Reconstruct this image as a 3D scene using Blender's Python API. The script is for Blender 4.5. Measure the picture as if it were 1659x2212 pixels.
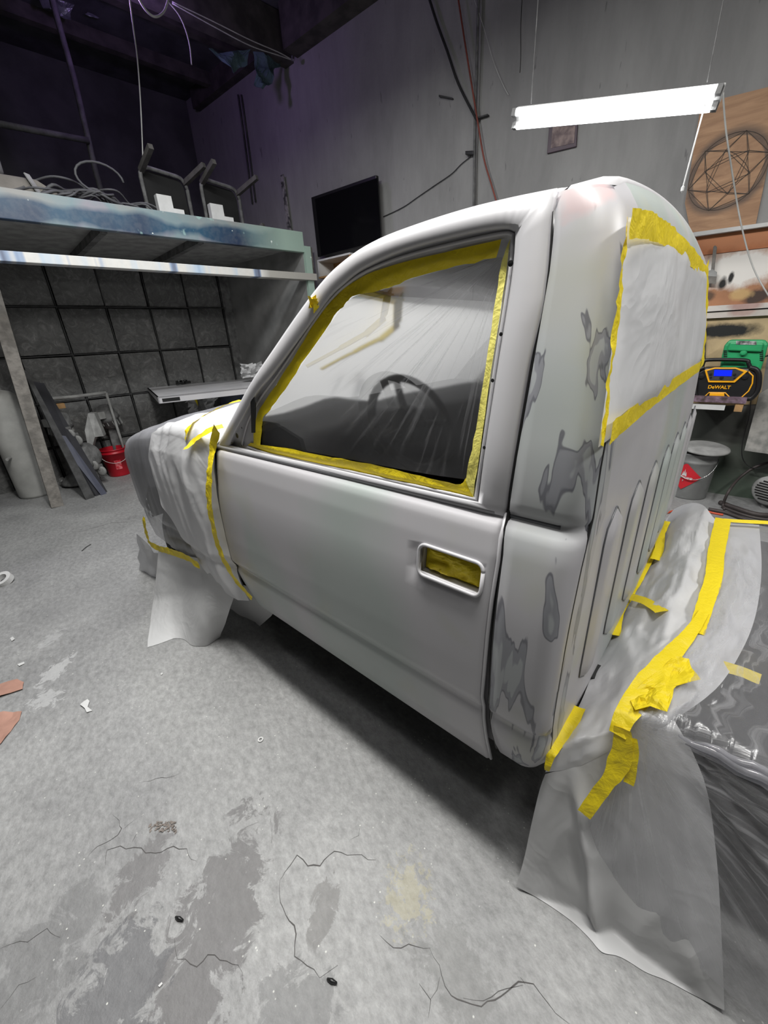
import bpy, math, random
from mathutils import Vector, Matrix, noise as mn
random.seed(7)
for o in list(bpy.data.objects): bpy.data.objects.remove(o)
S = bpy.context.scene
COL = S.collection
# ------------------------------------------------------------------ camera
F_PX, CX, CY, H = 863.0, 829.5, 1106.0, 1.5
def cam_axes(yaw, pitch, roll):
    cy, sy = math.cos(yaw), math.sin(yaw)
    fw = Vector((-sy*math.cos(pitch), cy*math.cos(pitch), -math.sin(pitch)))
    r0 = Vector((cy, sy, 0)); d0 = fw.cross(r0)
    return r0*math.cos(roll)+d0*math.sin(roll), -r0*math.sin(roll)+d0*math.cos(roll), fw
YAW, YAWT, PITCH, ROLL = 0.8231, 0.7357, 0.4095, 0.0552
AX = cam_axes(YAW, PITCH, ROLL)
cam = bpy.data.cameras.new('camera'); co = bpy.data.objects.new('camera', cam); COL.objects.link(co)
r, d, f = AX
m = Matrix(((r.x, -d.x, -f.x, 0), (r.y, -d.y, -f.y, 0), (r.z, -d.z, -f.z, H), (0, 0, 0, 1)))
co.matrix_world = m
cam.sensor_fit = 'HORIZONTAL'; cam.sensor_width = 36; cam.lens = F_PX/1659*36
cam.clip_start = 0.02; cam.clip_end = 60
S.camera = co
# ------------------------------------------------------------------ light
S.view_settings.view_transform = 'Standard'; S.view_settings.look = 'None'
S.view_settings.gamma = 1; S.view_settings.use_curve_mapping = False
S.view_settings.exposure = -0.52
w = bpy.data.worlds.new('world'); S.world = w; w.use_nodes = True
w.node_tree.nodes['Background'].inputs[0].default_value = (0.6, 0.65, 0.8, 1)
w.node_tree.nodes['Background'].inputs[1].default_value = 0.02
def area(name, loc, sx, sy, power, col=(1, 1, 1), rot=(0, 0, 0)):
    l = bpy.data.lights.new(name, 'AREA'); l.shape = 'RECTANGLE'; l.size = sx; l.size_y = sy
    l.energy = power; l.color = col
    o = bpy.data.objects.new(name, l); COL.objects.link(o); o.location = loc; o.rotation_euler = rot
    return o
area('ceiling_lamp_over_door', (-0.9, 0.58, 4.1), 2.6, 0.2, 280, (1, 0.99, 0.96))
area('fill_high_near', (-0.4, -0.5, 4.9), 2.4, 0.4, 22, (1, 0.98, 0.96))  # added fill above the camera for the door side, no known fixture
area('fill_high_left', (-3.2, -0.6, 4.9), 0.4, 2.0, 34, (0.97, 0.99, 1))  # second added fill, high on the left, no known fixture
area('fill_booth', (-3.1, 1.2, 4.0), 0.3, 1.6, 110, (0.97, 0.99, 1))  # added out of view to brighten the booth
area('fill_right', (1.7, 1.9, 3.4), 0.3, 1.4, 100, (1, 0.99, 0.97), (0, 0.3, 0))  # unseen light added to brighten the cab back
pl = bpy.data.lights.new('violet_lamp', 'POINT'); pl.energy = 30; pl.color = (0.56, 0.34, 1.0); pl.shadow_soft_size = 0.08
po = bpy.data.objects.new('violet_lamp', pl); COL.objects.link(po); po.location = (-5.4, 2.0, 4.5)
# ------------------------------------------------------------------ helpers
DT = YAW-YAWT
cT, sT = math.cos(DT), math.sin(DT)
def TW(p): return Vector((p[0]*cT-p[1]*sT, p[0]*sT+p[1]*cT, p[2]))
def WT(p): return Vector((p[0]*cT+p[1]*sT, -p[0]*sT+p[1]*cT, p[2]))
def ray(x, y):
    return AX[0]*((x-CX)/F_PX)+AX[1]*((y-CY)/F_PX)+AX[2]
def onX(x, y, v): q = ray(x, y); return Vector((0, 0, H))+q*(v/q.x)
def onY(x, y, v): q = ray(x, y); return Vector((0, 0, H))+q*(v/q.y)
def onZ(x, y, v=0): q = ray(x, y); return Vector((0, 0, H))+q*((v-H)/q.z)
def rayT(x, y): return WT(ray(x, y))
def tY(x, y, v): q = rayT(x, y); return Vector((0, 0, H))+q*(v/q.y)      # truck frame
def tX(x, y, v): q = rayT(x, y); return Vector((0, 0, H))+q*(v/q.x)
AW = 0.1126
WD = Vector((math.cos(AW), math.sin(AW), 0)); WN = Vector((math.sin(AW), -math.cos(AW), 0)); WP = Vector((0, 4.7, 0))
def tv(x, y, off=0.0):
    q = ray(x, y); o = Vector((0, 0, H))
    t = ((WP+WN*off-o).dot(WN))/q.dot(WN); return o+q*t
def wl(s, z, off=0.0): return WP+WD*s+WN*off+Vector((0, 0, z))
def lerp(a, b, t): return a+(b-a)*t
def interp(tab, v):
    if v <= tab[0][0]: return tab[0][1]
    for (a, p), (b, q) in zip(tab, tab[1:]):
        if v <= b: return p+(q-p)*(v-a)/(b-a)
    return tab[-1][1]
PT = [(.30, .785), (.324, .776), (.40, .752), (.50, .735), (.545, .731), (.566, .741), (.585, .726), (.61, .714), (.72, .712), (.85, .714), (.93, .719), (1.04, .735),
      (1.095, .747), (1.112, .757), (1.120, .775), (1.135, .777), (1.148, .768), (1.24, .776), (1.43, .815), (1.62, .867), (1.70, .888), (1.73, .902), (1.76, .94), (1.80, 1.05)]
def P(z): return interp(PT, z)
BT = [(.30, -.185), (.40, -.176), (.5, -.172), (1.13, -.172), (1.30, -.179), (1.60, -.213), (1.68, -.224), (1.73, -.245), (1.78, -.30)]
def B(z): return interp(BT, z)
YC = 1.60
def side(x, y, d=0.0):
    v = .76
    for _ in range(25):
        p = tY(x, y, v+d); v = v*.5+P(p.z)*.5
    return tY(x, y, v+d)
def back(x, y, d=0.0):
    v = -.2
    for _ in range(25):
        p = tX(x, y, v+d); v = v*.5+B(p.z)*.5
    return tX(x, y, v+d)
def lin(c):
    c = c/255.0
    return c/12.92 if c <= .04045 else ((c+.055)/1.055)**2.4
def rgb(r, g, b): return (lin(r), lin(g), lin(b), 1)
ORG = {}
def mk(name, vf, mat, parent=None, label=None, cat=None, group=None, kind=None, smooth=False, bevel=0, solid=0, origin=None, sub=0):
    v, f = vf[0], vf[1]
    v = [Vector(p) for p in v]
    if origin is None:
        lo = Vector((min(p.x for p in v), min(p.y for p in v), min(p.z for p in v)))
        hi = Vector((max(p.x for p in v), max(p.y for p in v), max(p.z for p in v)))
        c = (lo+hi)/2
        if parent is None: c.z = lo.z
    else: c = Vector(origin)
    me = bpy.data.meshes.new(name); me.from_pydata([tuple(p-c) for p in v], [], [list(q) for q in f])
    mats = mat if isinstance(mat, (list, tuple)) else [mat]
    for q in mats: me.materials.append(q)
    if len(vf) > 2:
        for pi, mi in zip(me.polygons, vf[2]): pi.material_index = mi
    me.validate(); me.update()
    if smooth:
        me.polygons.foreach_set('use_smooth', [True]*len(me.polygons))
    o = bpy.data.objects.new(name, me); COL.objects.link(o)
    if parent: o.parent = parent; o.location = c-ORG[parent.name]
    else: o.location = c
    ORG[o.name] = c
    if label: o['label'] = label
    if cat: o['category'] = cat
    if group: o['group'] = group
    if kind: o['kind'] = kind
    if smooth == 2:
        pass
    if solid:
        md = o.modifiers.new('solid', 'SOLIDIFY'); md.thickness = solid; md.offset = 0
    if bevel:
        md = o.modifiers.new('bevel', 'BEVEL'); md.width = bevel; md.segments = 2; md.limit_method = 'ANGLE'; md.angle_limit = .6
    if sub:
        md = o.modifiers.new('sub', 'SUBSURF'); md.levels = sub; md.render_levels = sub
    return o
def thing(name, loc, label, cat, group=None):
    o = bpy.data.objects.new(name, None); COL.objects.link(o); o.location = loc; ORG[o.name] = Vector(loc)
    o.empty_display_size = .1
    o['label'] = label; o['category'] = cat
    if group: o['group'] = group
    return o
class M:
    def __init__(s): s.v = []; s.f = []; s.m = []; s.cur = 0
    def add(s, v, f):
        n = len(s.v); s.v += [Vector(p) for p in v]; s.f += [[i+n for i in q] for q in f]; s.m += [s.cur]*len(f); return s
    def out(s): return (s.v, s.f, s.m)
    def box(s, c, sz, rz=0, rx=0, ry=0):
        R = Matrix.Rotation(rz, 3, 'Z') @ Matrix.Rotation(ry, 3, 'Y') @ Matrix.Rotation(rx, 3, 'X'); c = Vector(c)
        v = [c+R@Vector((a*sz[0]/2, b*sz[1]/2, e*sz[2]/2)) for a in (-1, 1) for b in (-1, 1) for e in (-1, 1)]
        return s.add(v, [(0, 1, 3, 2), (4, 6, 7, 5), (0, 4, 5, 1), (2, 3, 7, 6), (0, 2, 6, 4), (1, 5, 7, 3)])
    def beam(s, a, b, w, h, up=(0, 0, 1)):
        a = Vector(a); b = Vector(b); t = (b-a).normalized(); u = Vector(up)
        if abs(t.dot(u)) > .95: u = Vector((1, 0, 0))
        sd = t.cross(u).normalized(); u = sd.cross(t)
        v = [q+sd*(i*w/2)+u*(j*h/2) for q in (a, b) for i, j in ((-1, -1), (1, -1), (1, 1), (-1, 1))]
        return s.add(v, [(3, 2, 1, 0), (4, 5, 6, 7), (0, 1, 5, 4), (1, 2, 6, 5), (2, 3, 7, 6), (3, 0, 4, 7)])
    def tube(s, pts, r, n=6, cap=True):
        pts = [Vector(p) for p in pts]; rs = r if isinstance(r, (list, tuple)) else [r]*len(pts)
        v = []; f = []; u = None
        for i, p in enumerate(pts):
            t = (pts[min(i+1, len(pts)-1)]-pts[max(i-1, 0)])
            t = t.normalized() if t.length > 1e-9 else Vector((0, 0, 1))
            if u is None:
                u = t.cross(Vector((0, 0, 1)));
                if u.length < .1: u = t.cross(Vector((1, 0, 0)))
            u = (u-t*u.dot(t)).normalized(); w_ = t.cross(u)
            for k in range(n):
                a = 2*math.pi*k/n; v.append(p+(u*math.cos(a)+w_*math.sin(a))*rs[i])
            if i:
                for k in range(n):
                    a_ = (i-1)*n+k; b_ = (i-1)*n+(k+1) % n; f.append((a_, b_, b_+n, a_+n))
        if cap: f.append(tuple(range(n-1, -1, -1))); L = (len(pts)-1)*n; f.append(tuple(L+k for k in range(n)))
        return s.add(v, f)
    def lathe(s, prof, org, axis=(0, 0, 1), n=24):
        org = Vector(org); ax = Vector(axis).normalized(); u = ax.cross(Vector((0, 0, 1)))
        if u.length < .1: u = Vector((1, 0, 0))
        u.normalize(); w_ = ax.cross(u); v = []; f = []
        for i, (r_, h_) in enumerate(prof):
            for k in range(n):
                a = 2*math.pi*k/n; v.append(org+ax*h_+(u*math.cos(a)+w_*math.sin(a))*max(r_, 1e-4))
            if i:
                for k in range(n):
                    a_ = (i-1)*n+k; b_ = (i-1)*n+(k+1) % n; f.append((a_, b_, b_+n, a_+n))
        return s.add(v, f)
    def prism(s, poly, vec):
        n = len(poly); vec = Vector(vec); v = [Vector(p) for p in poly]+[Vector(p)+vec for p in poly]
        f = [tuple(range(n-1, -1, -1)), tuple(range(n, 2*n))]+[(i, (i+1) % n, (i+1) % n+n, i+n) for i in range(n)]
        return s.add(v, f)
    def grid(s, fn, nu, nv, cu=False, skip=None):
        v = [fn(i/(nu if not cu else nu), j/nv) for j in range(nv+1) for i in range(nu+(0 if cu else 1))]
        W = nu+(0 if cu else 1); f = []
        for j in range(nv):
            for i in range(nu):
                if skip and skip(i, j): continue
                a = j*W+i; b = j*W+(i+1) % W; f.append((a, b, b+W, a+W))
        return s.add(v, f)
def cr(pts, n, closed=False):
    """Catmull-Rom through points, n pieces per span"""
    pts = [Vector(p) for p in pts]; N = len(pts); out = []
    def sharp(i):
        if not closed and i in (0, N-1): return False
        a, b, c = pts[(i-1) % N], pts[i], pts[(i+1) % N]
        return (b-a).length > 1e-9 and (c-b).length > 1e-9 and (b-a).angle(c-b) > .8
    sh = [sharp(i) for i in range(N)] if closed else [False]*N
    for i in range(N if closed else N-1):
        if closed: a, b, c, d_ = pts[(i-1) % N], pts[i], pts[(i+1) % N], pts[(i+2) % N]
        else: a, b, c, d_ = pts[max(i-1, 0)], pts[i], pts[i+1], pts[min(i+2, N-1)]
        m0 = (c-a)*.5 if not (closed and sh[i]) else (c-b)*.9
        m1 = (d_-b)*.5 if not (closed and sh[(i+1) % N]) else (c-b)*.9
        for k in range(n):
            t = k/n
            out.append((2*t**3-3*t*t+1)*b+(t**3-2*t*t+t)*m0+(3*t*t-2*t**3)*c+(t**3-t*t)*m1)
    if not closed: out.append(pts[-1])
    return out
def poly_at(pts, t):
    """point at arc fraction t of a polyline"""
    L = [0]
    for a, b in zip(pts, pts[1:]): L.append(L[-1]+(b-a).length)
    s = t*L[-1]
    for i in range(len(pts)-1):
        if s <= L[i+1]+1e-12: return lerp(pts[i], pts[i+1], (s-L[i])/max(1e-9, L[i+1]-L[i]))
    return pts[-1]
def coons(top, right, bottom, left, nu, nv, fn=None):
    """top/bottom run left->right, left/right run top->bottom"""
    top, right, bottom, left = [[Vector(p) for p in q] for q in (top, right, bottom, left)]
    g = []
    for j in range(nv+1):
        v = j/nv
        for i in range(nu+1):
            u = i/nu
            a = lerp(poly_at(top, u), poly_at(bottom, u), v)+lerp(poly_at(left, v), poly_at(right, v), u)
            a = a-((1-u)*(1-v)*top[0]+u*(1-v)*top[-1]+(1-u)*v*bottom[0]+u*v*bottom[-1])
            if fn: a = fn(a, u, v)
            g.append(a)
    f = [(j*(nu+1)+i, j*(nu+1)+i+1, (j+1)*(nu+1)+i+1, (j+1)*(nu+1)+i) for j in range(nv) for i in range(nu)]
    return g, f
def nz(p, s=1.0, k=0): return mn.noise(Vector((p[0]*s+k*7.3, p[1]*s+k*3.1, p[2]*s-k*5.7)))
def ridge(p, s=1.0, k=0):
    return 1-abs(nz(p, s, k))*2.2+.5*(1-abs(nz(p, s*2.3, k+1))*2.2)
def tpts(fn, pts, *a): return [TW(fn(x, y, *a)) for x, y in pts]
# ------------------------------------------------------------------ materials
def pm(name, col, rough=.6, metal=0, var=.12, scale=6, bump=0, bscale=40, col2=None, spec=.5, alpha=None, emit=None, estr=0, coat=0, detail=6):
    m_ = bpy.data.materials.new(name); m_.use_nodes = True; nt = m_.node_tree; b = nt.nodes['Principled BSDF']
    b.inputs['Roughness'].default_value = rough; b.inputs['Metallic'].default_value = metal
    b.inputs['Specular IOR Level'].default_value = spec
    if coat: b.inputs['Coat Weight'].default_value = coat; b.inputs['Coat Roughness'].default_value = .15
    tc = nt.nodes.new('ShaderNodeTexCoord'); n = nt.nodes.new('ShaderNodeTexNoise'); n.inputs['Scale'].default_value = scale; n.inputs['Detail'].default_value = detail
    nt.links.new(tc.outputs['Object'], n.inputs['Vector'])
    rp = nt.nodes.new('ShaderNodeValToRGB'); nt.links.new(n.outputs['Fac'], rp.inputs[0])
    c2 = col2 if col2 else tuple(c*(1-var*2) for c in col[:3])+(1,)
    rp.color_ramp.elements[0].position = .38; rp.color_ramp.elements[1].position = .62
    rp.color_ramp.elements[0].color = c2; rp.color_ramp.elements[1].color = col
    nt.links.new(rp.outputs[0], b.inputs['Base Color'])
    if bump:
        n2 = nt.nodes.new('ShaderNodeTexNoise'); n2.inputs['Scale'].default_value = bscale; n2.inputs['Detail'].default_value = 5
        nt.links.new(tc.outputs['Object'], n2.inputs['Vector'])
        bp = nt.nodes.new('ShaderNodeBump'); bp.inputs['Strength'].default_value = bump; bp.inputs['Distance'].default_value = .02
        nt.links.new(n2.outputs['Fac'], bp.inputs['Height']); nt.links.new(bp.outputs[0], b.inputs['Normal'])
    if emit: b.inputs['Emission Color'].default_value = emit; b.inputs['Emission Strength'].default_value = estr
    if alpha is not None: b.inputs['Alpha'].default_value = alpha
    return m_
class NT:
    """small node builder"""
    def __init__(s, m_): s.nt = m_.node_tree; s.b = s.nt.nodes.get('Principled BSDF')
    def n(s, t, **k):
        q = s.nt.nodes.new('ShaderNode'+t)
        for a, b in k.items():
            if a.startswith('i_'): q.inputs[a[2:].replace('_', ' ')].default_value = b
            else: setattr(q, a, b)
        return q
    def l(s, a, b): s.nt.links.new(a, b)
    def noise(s, vec, scale, detail=4, rough=.5, dist=0):
        q = s.n('TexNoise'); q.inputs['Scale'].default_value = scale; q.inputs['Detail'].default_value = detail
        q.inputs['Roughness'].default_value = rough; q.inputs['Distortion'].default_value = dist
        if vec is not None: s.l(vec, q.inputs['Vector'])
        return q.outputs['Fac']
    def ramp(s, fac, stops):
        q = s.n('ValToRGB'); e = q.color_ramp.elements
        while len(e) < len(stops): e.new(.5)
        for el, (p_, c_) in zip(e, stops):
            el.position = p_; el.color = c_ if len(c_) == 4 else (*c_, 1)
        s.l(fac, q.inputs[0]); return q.outputs[0]
    def mix(s, fac, a, b, mode='MIX'):
        q = s.n('Mix', data_type='RGBA', blend_type=mode)
        for inp, v_ in ((0, fac), (6, a), (7, b)):
            if hasattr(v_, 'links') or hasattr(v_, 'is_linked'): s.l(v_, q.inputs[inp])
            else: q.inputs[inp].default_value = v_
        return q.outputs[2]
    def math(s, op, a, b=None):
        q = s.n('Math', operation=op)
        for i, v_ in enumerate((a, b)):
            if v_ is None: continue
            if hasattr(v_, 'is_linked'): s.l(v_, q.inputs[i])
            else: q.inputs[i].default_value = v_
        return q.outputs[0]
    def mapping(s, vec, sc=(1, 1, 1), loc=(0, 0, 0), rot=(0, 0, 0)):
        q = s.n('Mapping'); q.inputs['Scale'].default_value = sc; q.inputs['Location'].default_value = loc; q.inputs['Rotation'].default_value = rot
        s.l(vec, q.inputs[0]); return q.outputs[0]
    def bump(s, h, st, dist=.02):
        q = s.n('Bump'); q.inputs['Strength'].default_value = st; q.inputs['Distance'].default_value = dist
        s.l(h, q.inputs['Height']); s.l(q.outputs[0], s.b.inputs['Normal']); return q.outputs[0]
def g1(v_): return (v_, v_, v_, 1)
# ------------------------------------------------------------------ material set
def posn(q): return q.n('NewGeometry').outputs['Position']
def floor_mat():
    m_ = pm('concrete', g1(.3), .55); q = NT(m_); P_ = posn(q)
    base = q.ramp(q.noise(P_, 1.3, 8, .6, .3), [(.3, (.20, .20, .20)), (.5, (.27, .27, .267)), (.7, (.33, .33, .325))])
    fine = q.ramp(q.noise(q.mapping(P_, (1, 1.6, 1), rot=(0, 0, .5)), 26, 9, .78), [(.33, g1(.66)), (.52, g1(.98)), (.66, g1(1.22))])
    c = q.mix(1.0, base, fine, 'MULTIPLY')
    # worn darker patches near the camera, paler powder patches, speckle
    def spot(cx, cy, rx, ry, nscale, thr, col, amt, rot=0):
        nonlocal c
        mp = q.n('Mapping', vector_type='TEXTURE'); mp.inputs['Location'].default_value = (cx, cy, 0); mp.inputs['Rotation'].default_value = (0, 0, rot); mp.inputs['Scale'].default_value = (rx, ry, 1)
        q.l(P_, mp.inputs[0])
        ln = q.n('VectorMath', operation='LENGTH'); q.l(mp.outputs[0], ln.inputs[0])
        fall = q.math('SUBTRACT', 1.0, ln.outputs['Value'])
        nn = q.noise(P_, nscale*1.7, 7, .7, .8)
        s_ = q.math('ADD', q.math('MULTIPLY', fall, .38), nn)
        f_ = q.math('MULTIPLY', q.ramp(s_, [(thr, g1(0)), (thr+.05, g1(1))]), amt)
        f2 = q.math('MULTIPLY', f_, q.ramp(fall, [(0, g1(0)), (.15, g1(1))]))
        c = q.mix(f2, c, (*col, 1))
    for (px, py, rx, ry, ns, th, col, am, ro) in SPOTS:
        p_ = onZ(px, py); spot(p_.x, p_.y, rx, ry, ns, th, col, am, ro)
    v = q.n('TexVoronoi'); v.inputs['Scale'].default_value = 38; q.l(P_, v.inputs['Vector'])
    sp = q.ramp(v.outputs['Distance'], [(.06, g1(1)), (.11, g1(0))])
    spm = q.math('MULTIPLY', sp, q.ramp(q.noise(P_, 9, 3), [(.47, g1(0)), (.58, g1(.8))]))
    c = q.mix(spm, c, (.62, .62, .58, 1))
    v2 = q.n('TexVoronoi', feature='DISTANCE_TO_EDGE'); v2.inputs['Scale'].default_value = 1.1
    q.l(q.mapping(P_, (1, 1, 1), (3.3, 1.2, 0)), v2.inputs['Vector'])
    q.l(c, q.b.inputs['Base Color'])
    h = q.math('ADD', q.noise(P_, 30, 8, .7), q.math('MULTIPLY', q.noise(P_, 4, 4), 2))
    q.bump(h, .35, .015)
    q.l(q.ramp(q.noise(P_, 3, 4), [(.3, g1(.42)), (.7, g1(.62))]), q.b.inputs['Roughness'])
    return m_
SPOTS = [(470, 1990, .16, .42, 7, .62, (.115, .11, .11), .75, .75), (300, 1900, .09, .16, 9, .62, (.12, .115, .115), .7, .6),
         (250, 2150, .16, .22, 8, .60, (.10, .10, .105), .75, .7), (700, 1960, .05, .10, 11, .60, (.14, .135, .13), .6, .6),
         (120, 1450, .08, .18, 14, .66, (.48, .48, .48), .55, .75), (100, 1510, .12, .10, 14, .66, (.46, .46, .46), .55, .75), (110, 1380, .08, .16, 14, .68, (.43, .43, .43), .4, .7),
         (880, 1930, .13, .16, 26, .70, (.40, .36, .2), .35, .7), 
         (60, 2100, .16, .25, 6, .60, (.13, .13, .13), .5, .6), (640, 2190, .14, .12, 6, .60, (.13, .13, .13), .5, .6),
         (200, 1300, .35, .5, 4, .62, (.2, .2, .2), .3, 0), (980, 2100, .18, .12, 6, .62, (.14, .14, .135), .4, 0)]
def wall_mat():
    m_ = pm('grey_plaster', g1(.2), .8); q = NT(m_); P_ = posn(q)
    a = q.ramp(q.noise(q.mapping(P_, (1, 1, .45)), .9, 6, .6, .5), [(.3, (.205, .203, .20)), (.7, (.31, .307, .30))])
    b = q.ramp(q.noise(q.mapping(P_, (2.5, 2.5, .5)), 4, 6, .65), [(.35, g1(.93)), (.6, g1(1.03))])
    c = q.mix(1, a, b, 'MULTIPLY')
    s_ = q.ramp(q.noise(q.mapping(P_, (9, 9, 2.2)), 2.2, 3, .5), [(.70, g1(0)), (.74, g1(.6))])
    c = q.mix(s_, c, (.10, .095, .1, 1))
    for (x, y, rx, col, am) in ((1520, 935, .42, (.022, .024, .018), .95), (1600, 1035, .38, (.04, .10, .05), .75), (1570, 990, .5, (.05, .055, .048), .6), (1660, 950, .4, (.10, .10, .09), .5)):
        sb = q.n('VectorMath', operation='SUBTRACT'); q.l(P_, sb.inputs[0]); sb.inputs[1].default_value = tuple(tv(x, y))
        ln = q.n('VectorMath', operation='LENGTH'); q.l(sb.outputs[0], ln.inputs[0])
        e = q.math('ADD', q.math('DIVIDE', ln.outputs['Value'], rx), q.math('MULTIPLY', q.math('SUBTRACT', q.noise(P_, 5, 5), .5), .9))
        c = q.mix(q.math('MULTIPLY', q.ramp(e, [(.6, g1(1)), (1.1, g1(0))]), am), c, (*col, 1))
    q.l(c, q.b.inputs['Base Color'])
    q.bump(q.noise(P_, 25, 6), .25, .01); return m_
def primer(name, seed=0, contour=False, green=.5, dark=0):
    m_ = pm(name, g1(.4), .36, spec=.5); q = NT(m_); P_ = posn(q)
    n1 = q.noise(q.mapping(P_, (1, 1, .55), (seed, seed*2, 0)), 1.7, 2, .5, .4)
    c = q.ramp(n1, [(.44, (.47, .46, .475)), (.56, (.40, .44, .42))] if green else [(.4, (.50, .49, .50)), (.6, (.46, .455, .47))])
    n3 = q.noise(q.mapping(P_, (2, 2, 2), (seed*3, 0, 1)), 2.2, 2)
    c = q.mix(q.ramp(n3, [(.58, g1(0)), (.70, g1(.55*green))]), c, (.42, .43, .36, 1))
    if contour:
        n2 = q.noise(q.mapping(P_, (13.0, 13.0, 2.6), (seed, 0, seed)), 1.0, 3, .5, .5)
        e = q.math('ABSOLUTE', q.math('SUBTRACT', n2, .56))
        c = q.mix(q.ramp(n2, [(.555, g1(0)), (.57, g1(1)), ]), c, (.25, .255, .275, 1))
        c = q.mix(q.ramp(n2, [(.61, g1(0)), (.625, g1(.8))]), c, (.42, .44, .44, 1))
        c = q.mix(q.ramp(e, [(.004, g1(.8)), (.012, g1(0))]), c, (.09, .09, .11, 1))
    if dark: c = q.mix(dark, c, (.15, .15, .16, 1))
    q.l(c, q.b.inputs['Base Color'])
    q.l(q.ramp(q.noise(P_, 5, 3), [(.3, g1(.30)), (.7, g1(.44))]), q.b.inputs['Roughness'])
    return m_
def paper_mat(name, col, bump=.5, scale=7, trans=.35, gloss=.35):
    m_ = pm(name, col, gloss, spec=.5, var=.03, scale=3); q = NT(m_)
    P_ = posn(q); n1 = q.noise(P_, scale, 3, .55, 1.2); r_ = q.math('ABSOLUTE', q.math('SUBTRACT', n1, .5))
    q.bump(q.math('ADD', q.math('MULTIPLY', r_, -3), q.noise(P_, scale*2.5, 3)), bump, .02)
    if trans:
        t = q.n('BsdfTranslucent'); t.inputs[0].default_value = col
        mx = q.n('MixShader'); mx.inputs[0].default_value = trans
        out = q.nt.nodes['Material Output']; q.l(q.b.outputs[0], mx.inputs[1]); q.l(t.outputs[0], mx.inputs[2]); q.l(mx.outputs[0], out.inputs[0])
    return m_
def film_mat(name, clear=.5, pole=None, streak=1.0, tint=(.8, .8, .82), rough=.18, vec=(1, 1, 1), rot=(0, 0, 0), blur=0.0, bump=.25, smul=.38, fallr=(.0, .55, 1.0), lo=.50):
    """thin plastic film: clear with milky pull streaks and a glossy skin"""
    m_ = pm(name, (*tint, 1), rough, spec=.6, var=.02); q = NT(m_); P_ = posn(q)
    if pole is not None:
        sb = q.n('VectorMath', operation='SUBTRACT'); q.l(P_, sb.inputs[0]); sb.inputs[1].default_value = tuple(pole)
        sp = q.n('SeparateXYZ'); q.l(sb.outputs[0], sp.inputs[0])
        an = q.math('ARCTAN2', sp.outputs['Z'], sp.outputs['X'])
        ln = q.n('VectorMath', operation='LENGTH'); q.l(sb.outputs[0], ln.inputs[0])
        cb = q.n('CombineXYZ'); q.l(q.math('MULTIPLY', an, 9.0), cb.inputs[0]); q.l(q.math('MULTIPLY', ln.outputs['Value'], .8), cb.inputs[1])
        vv = cb.outputs[0]; n1 = q.noise(vv, 2.6, 5, .6, .2)
        fall = q.ramp(ln.outputs['Value'], [(fallr[0], g1(1)), (fallr[1], g1(.6)), (fallr[2], g1(.0))])
        st = q.math('MULTIPLY', q.ramp(n1, [(lo, g1(0)), (lo+.12, g1(.6)), (lo+.2, g1(1))]), fall)
    else:
        n1 = q.noise(q.mapping(P_, vec, rot=rot), 3.0, 5, .6, .4)
        st = q.ramp(n1, [(.46, g1(0)), (.60, g1(.5)), (.72, g1(1))])
    tr0 = q.n('BsdfTransparent'); tr0.inputs[0].default_value = (.96, .96, .97, 1)
    rf = q.n('BsdfRefraction'); rf.inputs['Roughness'].default_value = .22; rf.inputs['IOR'].default_value = 1.12; rf.inputs[0].default_value = (.95, .95, .96, 1)
    tr = q.n('MixShader'); tr.inputs[0].default_value = blur; q.l(tr0.outputs[0], tr.inputs[1]); q.l(rf.outputs[0], tr.inputs[2])
    tl = q.n('BsdfTranslucent'); tl.inputs[0].default_value = (*tint, 1)
    m1 = q.n('MixShader'); m1.inputs[0].default_value = .5; q.l(q.b.outputs[0], m1.inputs[1]); q.l(tl.outputs[0], m1.inputs[2])
    gl = q.n('BsdfGlossy'); gl.inputs['Roughness'].default_value = rough
    fac = q.math('ADD', q.math('MULTIPLY', st, smul*streak), 1-clear); fc = q.n('Clamp'); q.l(fac, fc.inputs[0])
    m2 = q.n('MixShader'); q.l(fc.outputs[0], m2.inputs[0]); q.l(tr.outputs[0], m2.inputs[1]); q.l(m1.outputs[0], m2.inputs[2])
    lw = q.n('LayerWeight'); lw.inputs[0].default_value = .5; fr = q.n('Math', operation='MULTIPLY_ADD'); fr.inputs[1].default_value = .22; fr.inputs[2].default_value = .03; q.l(q.math('POWER', lw.outputs['Facing'], 3.0), fr.inputs[0])
    m3 = q.n('MixShader'); q.l(fr.outputs[0], m3.inputs[0]); q.l(m2.outputs[0], m3.inputs[1]); q.l(gl.outputs[0], m3.inputs[2])
    q.bump(n1, bump, .02); b_ = q.nt.nodes[-1] if False else None
    for nd in q.nt.nodes:
        if nd.type == 'BUMP': q.l(nd.outputs[0], gl.inputs['Normal']); q.l(nd.outputs[0], tl.inputs['Normal'])
    q.l(m3.outputs[0], q.nt.nodes['Material Output'].inputs[0]); return m_
MF = floor_mat(); MWALL = wall_mat()
M_TAPE = paper_mat('yellow_masking_tape', rgb(232, 208, 26), .16, 22, .10, .55)
M_TAPE_PALE = paper_mat('pale_yellow_tape', rgb(238, 228, 120), .15, 25, .2, .5)
M_PAPER = paper_mat('white_masking_film', (.74, .74, .75, 1), .16, 3.5, .25, .38)
M_PAPER_FLAT = paper_mat('white_masking_paper', (.68, .68, .68, 1), .15, 4, .3, .5)
M_PRIMER = primer('grey_primer', 0, False, 0); M_DOOR = primer('door_primer', 1.3, False, .75)
M_PILLAR = primer('sanded_primer', 2.2, True, 1, .16); M_BACK = primer('back_panel_primer', 3.1, False, 1)
M_DARKP = pm('dark_jamb', g1(.03), .4); M_BLACK = pm('black_plastic', g1(.012), .35)
M_BLACKMATT = pm('black_matt', g1(.015), .8)
M_INT = pm('charcoal_interior', (.03, .03, .033, 1), .6)
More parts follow.
